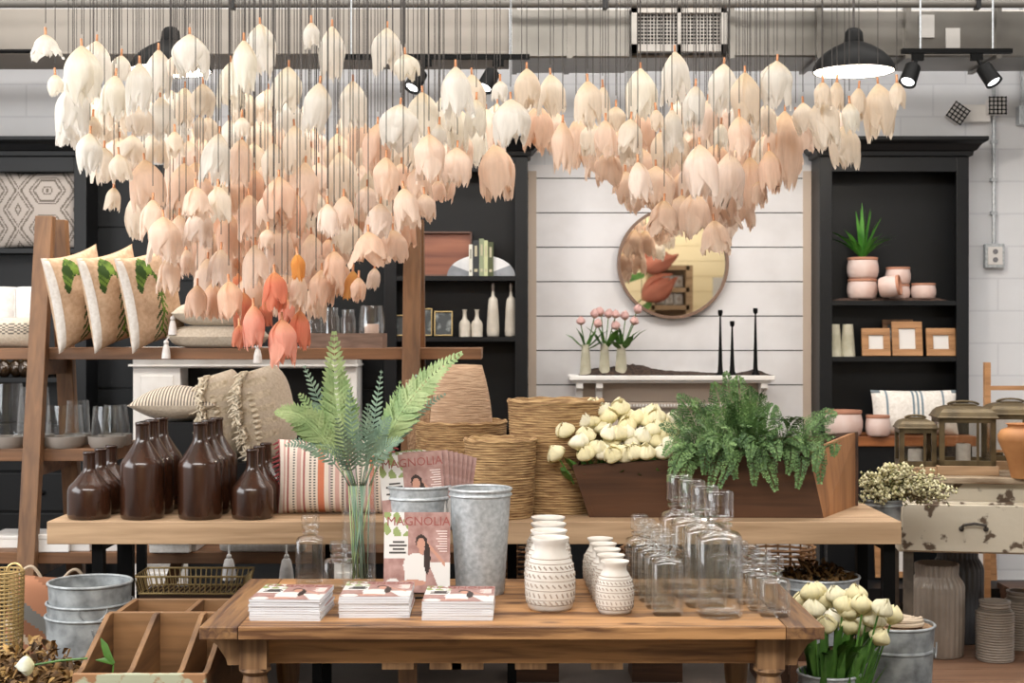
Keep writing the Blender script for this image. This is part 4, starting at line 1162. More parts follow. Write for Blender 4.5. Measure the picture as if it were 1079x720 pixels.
# glass + wooden trays on upper shelf, right half
t = thing('wooden_tray', 'taupe wooden box tray with glass jars on the upper shelf, right half', 'tray', (X(365, 7.0), 7.08, S1))
w = X(404, 7.0)-X(365, 7.0); d = .13; h = .072
for nm, q in (('front', (-w, w, -d, -d+.012)), ('back', (-w, w, d-.012, d)), ('left', (-w, -w+.012, -d+.012, d-.012)), ('right', (w-.012, w, -d+.012, d-.012)), ('middle', (.05, .062, -d+.012, d-.012))):
    B().box(*q, 0.008, h).make('side_board', mat('taupe_wood', '#8b7263', .7, col2='#745d50', scale=9, stretch=(1, 6, 6)) if 'taupe_wood' not in bpy.data.materials else bpy.data.materials['taupe_wood'], t, smooth=False)
B().box(-w, w, -d, d, 0, .008).make('bottom', bpy.data.materials['taupe_wood'], t, smooth=False)
for px, r, H, lb in [(330, .042, .19, 'clear glass jar in the taupe tray, leftmost'), (348, .042, .19, 'clear glass jar in the taupe tray, second from left'), (366, .038, .18, 'clear glass jar in the taupe tray, third from left')]:
    t = thing('glass_jar', lb, 'jar', (X(px, 7.05), 7.08, S1+.009), 0, 'glass jars in the taupe tray')
    B().lathe([(.0001, 0), (r, 0), (r, H*.75), (r*.8, H*.82), (r*.85, H), (r*.8, H), (r*.75, H*.82), (r-.004, H*.73), (r-.004, .01), (.0001, .01)], 28).make('body', glass, t, auto=60)
t = thing('candle_hurricane', 'glass hurricane with pink pillar candle at the tray right end', 'vase', (X(391, 7.05), 7.08, S1+.009))
prof = [(.0001, 0), (.05, 0), (.062, .06), (.064, .12), (.057, .185), (.054, .2)]
B().lathe(prof+[(r-.003, z) for r, z in reversed(prof[1:])]+[(.0001, .006)], 32).make('chimney', glass, t, auto=60)
B().lathe([(.0001, .007), (.034, .007), (.036, .012), (.036, .105), (.033, .109), (.0001, .106)], 24).make('candle', mat('candle_wax', '#dcbfae', .5), t)
# ---- middle cabinet
SU, SL = Z(291, 8.6), Z(355, 8.6)
t = thing('wooden_tray', 'reddish wooden tray leaning upright in the middle cabinet', 'tray', (X(463, 8.72), 8.74, SU)); t.rotation_euler = (R(-7), 0, 0)
w, h = X(497, 8.72)-X(463, 8.72), .275
B().box(-w, w, -.0, .008, 0, h).make('tray_bottom', MW['red_tray'], t, smooth=False)
b = B(); b.box(-w, w, -.035, 0, 0, .01); b.box(-w, w, -.035, 0, h-.01, h); b.box(-w, -w+.01, -.035, 0, 0, h); b.box(w-.01, w, -.035, 0, 0, h); b.make('tray_rim', wood('tray_rim_wood', '#6b4b3d', '#4a3129', 'x'), t, smooth=False)
marble = mat('white_marble', '#e6e6e6', .3, col2='#b9bcc0', scale=5, lo=.3, hi=.5); marble2 = mat('grey_marble', '#9da1a6', .3, col2='#7b7f85', scale=8)
for s, lb in ((-1, 'marble half-arch bookend left of the books'), (1, 'marble half-arch bookend right of the books')):
    t = thing('marble_bookend', lb, 'bookend', (X(507, 8.62), 8.655, SU), 0, 'marble bookends')
    Rb = X(543, 8.62)-X(507, 8.62)
    a0 = .28
    def pie(qa, qb, mi, bb):
        pts = [(s*.0, 0)] + [(s*Rb*math.cos(a), Rb*.62*math.sin(a)) for a in [qa+(qb-qa)*k/8 for k in range(9)]]
        if s < 0: pts = pts[::-1]
        bb.prism([(x, z) for x, z in pts], -.03, .03, mi)
    bb = B(); pie(0, .55, 1, bb); pie(.55, 1.48, 0, bb)
    bb.make('slab', [marble, marble2], t, smooth=False)
bx = X(494, 8.6)
for px0, px1, hh, c, lb in [(494, 498, .19, '#d9d7cb', 'cream thin book, leftmost on the middle cabinet shelf'), (498, 505, .215, '#2e3134', 'black book in the row between the marble bookends'), (505, 510, .225, '#8d9678', 'sage green book next to the black one'), (510, 514, .215, '#c3c79a', 'pale yellow-green book, fourth in the row'), (514, 520, .205, '#4c5336', 'dark olive book at the right end of the row')]:
    t = thing('book', lb, 'book', (X(px0, 8.6), 8.61, SU), 0, 'books between the marble bookends')
    w = X(px1, 8.6)-X(px0, 8.6)-.001
    B().box(.002, w-.002, .004, .135, .003, hh-.003).make('pages', paper, t, smooth=False)
    cm = mat('book_cloth', c, .6)
    b = B().box(0, .002, 0, .14, 0, hh); b.box(w-.002, w, 0, .14, 0, hh); b.box(0, w, -.002, .003, 0, hh); b.make('cover', cm, t, smooth=False)
    b = B(); b.box(w*.3, w*.7, -.003, -.002, hh*.55, hh*.85); b.box(w*.25, w*.75, -.003, -.002, hh*.12, hh*.2); b.make('spine_print', mat('spine_ink', '#b8b094' if c != '#d9d7cb' else '#8a8878', .6), t, smooth=False)
art = mat('dark_botanical_print', '#9aa0a0', .5, col2='#3b3f40', scale=14, lo=.5, hi=.62)
def frame(label, px0, px1, py0, py1, Y, fm, am, bw, group, lean=6, mat_w=0, dy=0):
    x0, x1 = X(px0, Y), X(px1, Y); h = (py1-py0)*Y/F; w = (x1-x0)/2
    t = thing('picture_frame', label, 'picture frame', ((x0+x1)/2, Y, Z(py1, Y)), 0, group); t.rotation_euler = (R(-lean), 0, 0)
    b = B()
    for q in ((-w, w, 0, bw), (-w, w, h-bw, h)): 
        b.box(q[0], q[1], -.018, 0, q[2], q[3])
    b.box(-w, -w+bw, -.018, 0, bw, h-bw); b.box(w-bw, w, -.018, 0, bw, h-bw)
    b.make('frame', fm, t, smooth=False, bevel=.003)
    B().box(-w+bw*.5, w-bw*.5, -.008, -.004, bw*.5, h-bw*.5).make('print', am, t, smooth=False)
    b = B(); b.hexa([(-.015, .01+math.tan(R(lean))*0+.05, 0), (.015, .06, 0), (.015, .065, 0), (-.015, .065, 0)], [(-.015, .0, h*.7), (.015, .0, h*.7), (.015, .004, h*.7), (-.015, .004, h*.7)])
    B().box(-w+bw*.4, w-bw*.4, -.004, .004, bw*.4, h-bw*.4).make('backing', blackm, t, smooth=False)
    return t
gf = mat('brass_frame', '#b39b6a', .4, metal=.5)
frame('small brass frame with dark flower print, left of the ladder post', 413, 431, 332, 354.5, 8.62, gf, art, .008, 'brass frames in the middle cabinet')
frame('taller brass frame with dark flower print, just right of the ladder post', 441, 455.5, 325, 354.5, 8.64, gf, art, .008, 'brass frames in the middle cabinet')
frame('brass frame with dark flower print next to the small grey vases', 457.5, 477, 328, 354.5, 8.61, gf, art, .008, 'brass frames in the middle cabinet')
def vase_simple(name, label, prof, m, loc, group, part='body', cat='vase'):
    t = thing(name, label, cat, loc, 0, group); B().lathe(prof, 28).make(part, m, t, auto=70); return t
def bott(R_, H): return [(.0001, 0), (R_, 0), (R_, H*.45), (R_*.85, H*.55), (R_*.45, H*.64), (R_*.33, H*.75), (R_*.33, H*.93), (R_*.45, H), (R_*.3, H), (.0001, H*.9)]
for px, lb in ((489.5, 'small grey bottle vase, left one of two beside the brass frame'), (502.5, 'small grey bottle vase, right one of two beside the brass frame')):
    vase_simple('bottle_vase', lb, bott(.035, .165), cream_gl, (X(px, 8.64), 8.66, SL), 'small grey bottle vases')
def tallb(R_, H): return [(.0001, 0), (R_*.85, 0), (R_*.95, .01), (R_, H*.12), (R_*.85, H*.5), (R_*.72, H*.68), (R_*.62, H*.72), (R_*.3, H*.76), (R_*.2, H*.85), (R_*.26, H*.95), (R_*.2, H), (.0001, H)]
for px, lb in ((519.5, 'tall grey ceramic bottle with thin neck, left one of two'), (538.5, 'tall grey ceramic bottle with thin neck, right one of two')):
    t = vase_simple('tall_bottle', lb, tallb(.039, .322)[:9], cream_gl, (X(px, 8.64), 8.66, SL), 'tall grey ceramic bottles', cat='bottle')
    B().lathe(tallb(.039, .322)[6:], 16).make('neck', mat('taupe_neck', '#8d7f76', .4) if 'taupe_neck' not in bpy.data.materials else bpy.data.materials['taupe_neck'], t)

# ---- mantel objects
YS2 = 8.62
for px, lb, r, H in ((617, 'pale green vase with pink tulips, leftmost on the mantel shelf', .034, .185), (637, 'pale green vase with pink tulips, middle one on the mantel shelf', .034, .19), (654.5, 'pale green vase with pink tulips, right one on the mantel shelf', .037, .185)):
    vase_simple('tapered_vase', lb, [(.0001, 0), (r, 0), (r*1.03, .006), (r*.72, H*.85), (r*.66, H), (r*.56, H), (r*.6, H*.8), (.0001, H*.7)], sage, (X(px, YS2), YS2, zt+.001), 'tulip vases on the mantel')
# soil mound
b = B(); nx, ny = 60, 10; xa_, xb_ = X(610, YS2), X(815, YS2); r4 = random.Random(3)
for j in range(ny+1):
    for i in range(nx+1):
        u = i/nx; v = j/ny*2-1
        prof_ = .004+.03*math.exp(-((u-.27)/.12)**2)*1.2+.02*math.exp(-((u-.08)/.1)**2)+.012*math.exp(-((u-.5)/.2)**2)+.02*math.exp(-((u-.92)/.07)**2)
        e = max(0, 1-abs(v)**2.5)*min(1, u*14, (1-u)*14)
        b.v.append((xa_+(xb_-xa_)*u, 8.68+.11*v, zt+.001+prof_*e*(1.1+.5*r4.random())))
for j in range(ny):
    for i in range(nx): o = j*(nx+1)+i; b.f.append((o, o+1, o+nx+2, o+nx+1)); b.m.append(0)
o = b.make('soil_mound', soil, auto=0); tag(o, 'dark soil heaped along the white mantel shelf', 'soil', kind='stuff')
for px, pt, lb in ((759, 324, 'tall thin black candlestick, left of the three on the mantel'), (771.5, 335.5, 'shortest black candlestick, middle of the three on the mantel'), (796, 322, 'tall thin black candlestick, right of the three on the mantel')):
    H = (392-pt)*YS2/F
    t = thing('candlestick', lb, 'candlestick', (X(px, YS2-.04), YS2-.04, zt+.004), 0, 'black candlesticks')
    B().lathe([(.0001, 0), (.026, 0), (.024, .006), (.016, .02), (.013, .06), (.009, H*.5), (.006, H*.8), (.005, H-.035)], 16).make('stem', blackm, t)
    B().lathe([(.005, H-.036), (.012, H-.03), (.015, H-.012), (.013, H), (.009, H), (.008, H-.015), (.0001, H-.015)], 16).make('candle_cup', blackm, t)

# ---- right cabinet
RU, RM = Z(317, 8.6), Z(376, 8.6)
b = B(); nx, ny = 36, 8; xa_, xb_ = X(876, 8.64), X(1000, 8.64)
for j in range(ny+1):
    for i in range(nx+1):
        u = i/nx; v = j/ny*2-1; e = max(0, 1-abs(v)**3)*min(1, u*10, (1-u)*10)
        b.v.append((xa_+(xb_-xa_)*u, 8.69+.09*v, RU+.001+.014*e*(.7+.8*r4.random())))
for j in range(ny):
    for i in range(nx): o = j*(nx+1)+i; b.f.append((o, o+1, o+nx+2, o+nx+1)); b.m.append(0)
o = b.make('soil_bed', mat('reddish_soil', '#5d4438', .95, col2='#3a2a22', scale=70, bump=1), auto=0); tag(o, 'brown soil spread under the pink pots in the right cabinet', 'soil', kind='stuff')
def pot(label, r, H, loc, group='pink terracotta pots', rot=None):
    t = thing('terracotta_pot', label, 'pot', loc, 0, group)
    if rot: t.rotation_euler = rot
    B().lathe([(.0001, 0), (r*.82, 0), (r*.92, H*.1), (r, H*.35), (r*.99, H*.6), (r*.93, H*.8), (r*.92, H*.86)], 32).make('body', terr, t, auto=70)
    B().lathe([(r*.92, H*.86), (r*.96, H*.9), (r*.95, H), (r*.86, H), (r*.85, H*.8), (r*.85, H*.2), (.0001, H*.12)], 32).make('rim', terr_r, t, auto=60)
    return t
Yp = 8.67; q0 = RU+.012
k = Yp/F
pot('pink terracotta pot at the bottom of the stack below the green plant', 15.8*k, 21*k, (X(908.5, Yp), Yp, q0))
pot('pink terracotta pot holding the spiky green plant, upper one of its stack', 16.5*k, 22.5*k, (X(909, Yp), Yp, q0+21.2*k))
pot('pink terracotta pot on top of the middle stack', 13.2*k, 18*k, (X(947, Yp), Yp+.015, q0+15.5*k))
pot('pink terracotta pot below in the middle stack, partly hidden', 11.5*k, 15.3*k, (X(948, Yp), Yp+.015, q0))
pot('pink terracotta pot lying tipped on its side between the stacks', 11.2*k, 21*k, (X(922, Yp)+.01, Yp-.075, q0+11.3*k), rot=(0, R(82), R(-25)))
pot('wide pink terracotta pot standing at the right end of the shelf', 13*k, 16.5*k, (X(973, Yp), Yp, q0))
t = thing('spiky_plant', 'bright green spiky plant growing in the upper pink pot', 'plant', (X(909, Yp), Yp, q0+42*k))
b = B(); r5 = random.Random(4)
for i in range(46):
    a = r5.uniform(0, 2*PI); up = r5.uniform(.1, 1.0); L_ = r5.uniform(.2, .31)
    dx, dy = math.cos(a), math.sin(a)*.8
    if dy > 0: dy *= .3
    pts = []
    for q in range(6):
        s = q/5; out = L_*s*(1-up)*1.05; z = L_*(s*up*1.2+(1-up)*(s*.9-s*s*.65))
        pts.append(Vector((dx*out, dy*out, z)))
    side = Vector((-dy, dx, 0)).normalized() if abs(dx) < .6 else Vector((-dy, dx, 0)).normalized()
    side = (side + Vector((.6, 0, 0))).normalized()
    base = len(b.v)
    for q, p in enumerate(pts):
        w = .0105*math.sin(PI*(.15+.85*q/5)) + .0008
        b.v += [tuple(p-side*w), tuple(p+Vector((0, .002, 0))), tuple(p+side*w)]
    for q in range(5):
        o = base+q*3; b.f += [(o, o+1, o+4, o+3), (o+1, o+2, o+5, o+4)]; b.m += [0, 0]
b.make('leaves', snake, t, auto=0)
for px, lb in ((877.5, 'pale green cone vase, left one of two in the right cabinet'), (895, 'pale green cone vase, right one of two in the right cabinet')):
    r = 8*k; vase_simple('cone_vase', lb, [(.0001, 0), (r, 0), (r, .004), (r*.68, 34*k), (r*.55, 34*k), (r*.6, 28*k), (.0001, 26*k)], sage, (X(px, Yp)-.01+.02*(px < 880), Yp, RM), 'pale green cone vases')
for q, (x0_, x1_, y0_, lb) in enumerate([(908, 938, 346, 'square wooden frame with small white print, left of three'), (940, 972, 339, 'wooden frame with white print, tallest of three in the cabinet'), (976, 1007, 346, 'square wooden frame with white print, right of three')]):
    frame(lb, x0_, x1_, y0_, 375.5, 8.63, MW['lightframe'], cov_white, .042, 'wooden frames in the right cabinet', lean=8)
for x0_, x1_, y0_, lb in ((934, 943, 340, 'dark wooden frame edge peeking out behind the tallest frame'),):
    frame(lb, 930, 962, 337, 375.5, 8.72, MW['ladder_z'], art, .03, 'wooden frames in the right cabinet', lean=4)
Yp2 = 8.47; k2 = Yp2/F
pot('wide pink pot at the left on the wooden counter of the right cabinet', 20*k2, 27*k2, (X(890, Yp2), Yp2+.03, cz), 'pink pots on the counter')
pot('smaller pink pot at the right on the wooden counter', 13*k2, 22*k2, (X(925, Yp2), Yp2, cz), 'pink pots on the counter')

# ---- left cabinet baubles and lower bits
for i in range(8):
    px = 4+i*11
    t = thing('glass_ornament', ['round amber glass ornament on the dark shelf, leftmost'][0] if i == 0 else f'round amber glass ornament on the dark left shelf, {["", "second", "third", "fourth", "fifth", "sixth", "seventh", "eighth"][i]} from left', 'ornament', (X(px, 8.63), 8.64+.03*(i % 2), Z(398, 8.6)), 0, 'amber glass ornaments')
    B().lathe([(.0001, 0), (.02, .001), (.043, .03), (.047, .055), (.04, .085), (.018, .103), (.014, .11)], 20).make('globe', amber, t, auto=0)
    B().lathe([(.016, .108), (.016, .122), (.0001, .124)], 12).make('cap', gold, t)

# ---- papers and boxes on the low ladder shelf
for (pa, pb_, h_, c, lb, y_) in [(-10, 40, .06, white_p, 'white shallow tray on the low shelf, far left', 6.95), (42, 76, .085, white_p, 'white upright box at the left end under the console', 6.82), (78, 98, .05, cov_white, 'small white box beside the left console leg', 6.85), (113, 128, .045, cov_white, 'small white box between the console legs', 6.85), (160, 202, .05, linen_w, 'cream folded linen packet on the low shelf', 6.8), (203, 209, .04, cov_white, 'narrow white box right of the linen packet', 6.84)]:
    t = thing('storage_box', lb, 'box', (X((pa+pb_)/2, y_), y_, S3))
    w = (X(pb_, y_)-X(pa, y_))/2
    B().box(-w, w, -.05, .2, 0, h_*.75).make('box_body', c, t, smooth=False, bevel=.004)
    B().box(-w-.003, w+.003, -.053, .203, h_*.72, h_).make('lid', c, t, smooth=False, bevel=.004)

# ---- lanterns on the dresser
def lantern(label, w, d, H, loc, rz):
    t = thing('lantern', label, 'lantern', loc, rz, 'bronze framed glass lanterns')
    bh = H*.12; gh = H*.72
    B().box(-w/2-.012, w/2+.012, -d/2-.012, d/2+.012, 0, bh).make('wood_base', MW['oak'], t, smooth=False, bevel=.003)
    b = B(); p = .012
    for sx in (-1, 1):
        for sy in (-1, 1):
            b.box(min(sx*(w/2), sx*(w/2-2*p)), max(sx*(w/2), sx*(w/2-2*p)), min(sy*d/2, sy*(d/2-2*p)), max(sy*d/2, sy*(d/2-2*p)), bh, gh)
    for z0_, z1_ in ((bh, bh+.025), (gh-.02, gh)):
        b.box(-w/2, w/2, -d/2, -d/2+.02, z0_, z1_); b.box(-w/2, w/2, d/2-.02, d/2, z0_, z1_); b.box(-w/2, -w/2+.02, -d/2+.02, d/2-.02, z0_, z1_); b.box(w/2-.02, w/2, -d/2+.02, d/2-.02, z0_, z1_)
    b.box(w/2*.0-.006+w*.18, w*.18+.006, -d/2, -d/2+.012, bh, gh)
    b.make('metal_frame', bronze, t, smooth=False, bevel=.002)
    b = B(); q = .01
    b.box(-w/2+.02, w/2-.02, -d/2+.006, -d/2+.009, bh+.02, gh-.015); b.box(-w/2+.02, w/2-.02, d/2-.009, d/2-.006, bh+.02, gh-.015)
    b.box(-w/2+.006, -w/2+.009, -d/2+.02, d/2-.02, bh+.02, gh-.015); b.box(w/2-.009, w/2-.006, -d/2+.02, d/2-.02, bh+.02, gh-.015)
    b.make('glass_panes', glass_d, t, smooth=False)
    # curved hipped roof
    prof = [(1.08, gh), (1.09, gh+.006), (1.05, gh+H*.03), (.97, gh+H*.08), (.84, gh+H*.12), (.6, gh+H*.15), (.42, gh+H*.158), (.42, gh+H*.175), (.3, gh+H*.18)]
    vs = []; fs = []
    for s, z in prof: vs += [(-w/2*s, -d/2*s, z), (w/2*s, -d/2*s, z), (w/2*s, d/2*s, z), (-w/2*s, d/2*s, z)]
    n = len(prof)
    for kk in range(n-1):
        for i in range(4): j = (i+1) % 4; fs.append((kk*4+i, kk*4+j, (kk+1)*4+j, (kk+1)*4+i))
    fs.append((3, 2, 1, 0)); fs.append(tuple((n-1)*4+i for i in range(4)))
    b = B().add(vs, fs); b.make('roof', bronze, t, smooth=False)
    b = B(); pts = [(w*.28*math.cos(PI*i/10), 0, gh+H*.165+H*.045*math.sin(PI*i/10)) for i in range(11)]; b.tube(pts, .006, 6); b.make('handle', bronze, t)
    cd = thing('pillar_candle', 'white pillar candle inside the ' + ('large' if w > .25 else 'third' if w > .22 else 'small') + ' bronze lantern', 'candle', (loc[0], loc[1], loc[2]+bh+.001))
    B().lathe([(.0001, 0), (.035, 0), (.035, gh*.35), (.03, gh*.36), (.0001, gh*.355)], 20).make('wax', cotton, cd); B().tube([(0, 0, gh*.35), (.002, 0, gh*.39)], .0018, 5).make('wick', blackm, cd)
    return t
lz = DZ
lantern('small bronze lantern with wooden base, left of the large lantern', .175, .17, .3, (X(967, 6.95), 6.99, lz), R(-7))
lantern('large bronze lantern with domed roof and wooden base on the dresser', .262, .24, .375, (X(1019, 6.9), 6.96, lz), R(-7))
lantern('bronze lantern behind the clay urn, partly hidden by the large lantern', .24, .22, .375, (X(1066, 7.2), 7.22, lz), R(-7))
H = .255
t = thing('clay_urn', 'orange-tan clay urn vase at the right edge on the dresser', 'vase', (X(1078, 6.72), 6.72, lz))
B().lathe([(.0001, 0), (.052, 0), (.055, .01), (.075, H*.35), (.112, H*.68), (.115, H*.78), (.1, H*.88), (.07, H*.93), (.068, H*.97), (.08, H), (.068, H), (.055, H*.93), (.0001, H*.85)], 36).make('body', mat('orange_clay', '#c08a57', .6, col2='#a87245', scale=6), t, auto=70)

# ---- ribbed floor vases on the platform
def ribbed(label, R_, H, loc, m, kind='v', group=None):
    t = thing('ribbed_vase', label, 'vase', loc, 0, group)
    base = [(R_*.93, 0), (R_*.97, .008), (R_*.985, H*.3), (R_, H*.74), (R_*.97, H*.78), (R_*.86, H*.835), (R_*.79, H*.86), (R_*.775, H*.88), (R_*.8, H*.99), (R_*.78, H)]
    prof = [(.0001, 0)]
    if kind == 'h':
        for (r0, z0_), (r1, z1_) in zip(base, base[1:]):
            n = max(1, int((z1_-z0_)/(H/24)))
            for q in range(n):
                s = q/n; r = r0+(r1-r0)*s; z = z0_+(z1_-z0_)*s
                prof += [(r-.003, z), (r+.004, z+(z1_-z0_)/n*.5)]
        prof.append(base[-1])
        fn = None
    else:
        prof += base
        def fn(r, z, a, k): return r*(1+.075*(abs(math.cos(a*13))-.65)) if .02 < z and r > R_*.72 else r
    prof += [(R_*.7, H), (R_*.68, H*.88), (.0001, H*.86)]
    B().lathe(prof, 140 if kind == 'v' else 40, fn=fn).make('body', m, t, auto=0 if kind == 'v' else 30)
    return t
PZ = .1
ribbed('large taupe vase with vertical ribs standing on the platform', .13, .445, (X(989, 6.95), 6.98, PZ), grey_gl, 'v', 'vertically ribbed vases')
ribbed('large charcoal vase with vertical ribs behind the taupe one', .127, .49, (X(1009, 7.3), 7.3, PZ), dgrey_gl, 'v', 'vertically ribbed vases')
ribbed('small taupe vase with horizontal ribs at the lower right', .088, .285, (X(1049, 6.85), 6.86, PZ), grey_gl, 'h', 'horizontally ribbed vases')
ribbed('small taupe vase with horizontal ribs cut off by the right edge', .088, .285, (X(1078, 7.1), 7.12, PZ), grey_gl, 'h', 'horizontally ribbed vases')
t = thing('dark_crate', 'dark brown wooden crate behind the ribbed vases at the right edge', 'crate', (X(1092, 7.9), 7.9, PZ))
B().box(-.16, .16, -.15, .15, 0, .16).make('crate_body', MW['trough'], t, smooth=False, bevel=.004); 
b = B(); b.box(-.165, .165, -.155, .155, .11, .165); b.make('crate_rim', MW['trough'], t, smooth=False)
t2 = thing('wooden_block', 'wooden block lifting the dark crate behind the vases', 'block', (X(1092, 7.9), 7.9, 0))
bpy.data.objects.remove(t2)
# leaning frames under the console right end
frame('large oak frame with white print leaning below the console right corner', 922, 960, 571, 609, 8.25, MW['lightframe'], cov_white, .035, 'leaning frames', lean=7)
frame('oak frame with white print leaning behind the ribbed vases', 996, 1050, 560, 612, 8.2, MW['lightframe'], cov_white, .035, 'leaning frames', lean=7)
t = thing('black_bench', 'low black bench standing under the right cabinet area', 'bench', (X(920, 8.15), 8.15, 0))
B().box(-.28, .95, -.14, .14, .16+.0, .235).make('bench_top', black, t, smooth=False)
for sx in (-.26, .93):
    for sy in (-.12, .12): B().box(sx-.02, sx+.02, sy-.02, sy+.02, .1, .16).make('leg', black, t, smooth=False)
# wooden rail chair at right edge
t = thing('wooden_ladder', 'pale wooden ladder-like stand at the right edge behind the lanterns', 'stand', (X(1040, 8.0), 8.0, .1))
for px in (1040, 1130):
    x = X(px, 8.0)-X(1040, 8.0); B().box(x-.016, x+.016, -.016, .016, 0, Z(382, 8.0)-.1).make('post', MW['lightframe'], t, smooth=False)
for z in (Z(409, 8.0)-.1, .9, .5): B().box(.0, X(1130, 8.0)-X(1040, 8.0), -.012, .012, z-.012, z+.012).make('rung', MW['lightframe'], t, smooth=False)

# ---- wire baskets
t = thing('wire_basket', 'woven gold wire basket at the far left edge', 'basket', (X(2, 5.6), 5.6, Z(690, 5.6)))
b = B(); H = (690-602)*5.6/F; r = .075
for kk in range(22):
    z = H*kk/21; b.tube([((r+.004*math.sin(i*PI+kk*PI))*math.cos(2*PI*i/28)*(1+.1*kk/21), (r+.004*math.sin(i*PI+kk*PI))*math.sin(2*PI*i/28)*(1+.1*kk/21), z) for i in range(28)], .004, 5, closed=True)
for i in range(28):
    a = 2*PI*i/28; b.tube([((r+.004*math.sin(i*PI+kk*PI))*math.cos(a)*(1+.1*kk/21), (r+.004*math.sin(i*PI+kk*PI))*math.sin(a)*(1+.1*kk/21), H*kk/21) for kk in range(22)], .0035, 5)
b.make('wire_weave', gold, t)
for s in (-1, 1): B().tube([(s*.05+.03*math.cos(PI*i/8), 0 if s > 0 else .0, H+.03*math.sin(PI*i/8)) for i in range(9)], .005, 6).make('handle', gold, t)
t2 = thing('wooden_block', 'low block under the gold wire basket at left', 'block', (X(2, 5.6), 5.6, 0)); B().box(-.08, .08, -.08, .08, 0, Z(690, 5.6)-.004).make('block', MW['ladder_x'], t2, smooth=False)
t = thing('wire_tray', 'low gold wire tray basket behind the wooden bin', 'basket', (X(195, 6.15), 6.35, .53))
b = B()
w, d, H = .24, .12, .075
def rect(z, s=1.0): return [(-w*s, -d*s, z), (w*s, -d*s, z), (w*s, d*s, z), (-w*s, d*s, z)]
for z, s in ((0, .92), (H, 1.0)): 
    p = rect(z, s); b.tube(p+[p[0]], .005, 6)
n = 20
for i in range(n+1):
    x = -w+2*w*i/n
    for sy in (-1, 1): b.tube([(x*.92, sy*d*.92, 0), (x, sy*d, H)], .0028, 5)
    b.tube([(x*.92, -d*.92, 0), (x*.92, d*.92, 0)], .0028, 5)
for i in range(8):
    y = -d+2*d*i/7
    for sx in (-1, 1): b.tube([(sx*w*.92, y*.92, 0), (sx*w, y, H)], .0028, 5)
b.make('wire_frame', gold, t)
t2 = thing('low_stool', 'dark low stool under the gold wire tray behind the bin', 'stool', (X(195, 6.15), 6.35, 0)); B().box(-.22, .22, -.11, .11, .49, .524).make('seat', MW['trough'], t2, smooth=False)
for sx in (-1, 1):
    for sy in (-1, 1): B().box(sx*.19-.015, sx*.19+.015, sy*.08-.015, sy*.08+.015, 0, .49).make('leg', MW['trough'], t2, smooth=False)
# wicker basket under the console (brown, open weave)
def wicker(label, px, py0, py1, Y, r, zb):
    t = thing('wicker_basket', label, 'basket', (X(px, Y), Y, zb))
    H = Z(py0, Y)-zb
    b = B(); n = 36
    for kk in range(13):
        z = H*kk/12; b.tube([((r+.006*(1 if (i+kk) % 2 else -1)), 2*PI*i/n, z) for i in range(n)] and [((r+.006*(1 if (i+kk) % 2 else -1))*math.cos(2*PI*i/n), (r+.006*(1 if (i+kk) % 2 else -1))*math.sin(2*PI*i/n), z) for i in range(n)], .007, 5, closed=True)
    for i in range(0, n, 2):
        a = 2*PI*i/n; b.tube([(r*math.cos(a), r*math.sin(a), 0), (r*math.cos(a), r*math.sin(a), H)], .005, 5)
    b.make('wicker_weave', mat('wicker', '#8c6640', .8, col2='#5e4028', scale=30), t)
    t.name = 'wicker_basket'
    return t
wicker('round brown wicker basket under the console behind the tall glass bottles', 820, 576, 612, 6.95, .17, S3-.29)
wicker('brown wicker basket under the console behind the small white jars', 690, 578, 612, 6.95, .16, S3-.29)
wicker('brown wicker basket under the console behind the large patterned jars', 562, 577, 615, 6.95, .16, S3-.29)
for px, lb in ((820, 'right'), (690, 'middle'), (562, 'left')):
    t2 = thing('wooden_block', f'block under the {lb} wicker basket below the console', 'block', (X(px, 6.95), 6.95, 0)); B().box(-.12, .12, -.12, .12, 0, S3-.298).make('block', MW['trough'], t2, smooth=False)

t = thing('dark_filler_cabinet', 'made-up low black cabinet darkening the space under the console', 'cabinet', (.96, 8.0, 0))  # added to darken the gap under the console where white wall showed
B().box(-.82, .30, 0, .4, .04, .6).make('body', black, t, smooth=False)
B().box(-.84, .32, -.02, .42, .6, .63).make('top', black, t, smooth=False, bevel=.004)
for k in range(3):
    dd = B().box(-.81+.37*k, -.81+.365*(k+1), -.018, 0, .07, .58).make('door', black, t, smooth=False, bevel=.003)
    b = B(); b.ball((-.81+.37*k+.31, -.028, .36), .012, 0, 8, 5); b.make('knob', blackm, dd)
B().box(-.8, .28, .02, .38, 0, .04).make('plinth', black, t, smooth=False)
# ---- black plant stand with pot for the budding plant
t = thing('plant_stand', 'thin black metal stand carrying the cream-bud plant pot', 'stand', (X(930, 6.35), 6.35, 0))
b = B(); b.tube([(.0, 0, .012), (0, 0, .80)], .009, 8); b.lathe([(.0001, 0), (.1, 0), (.1, .012), (.0001, .014)], 20); b.lathe([(.0001, .795), (.085, .795), (.085, .805), (.0001, .805)], 20); b.make('stand_frame', blackm, t)
bucket('galvanized_pot', 'small dark galvanized pot holding the cream-bud plant', .085, .07, .125, (X(930, 6.35), 6.35, .806), ribs=(.2,), m=galv_d)

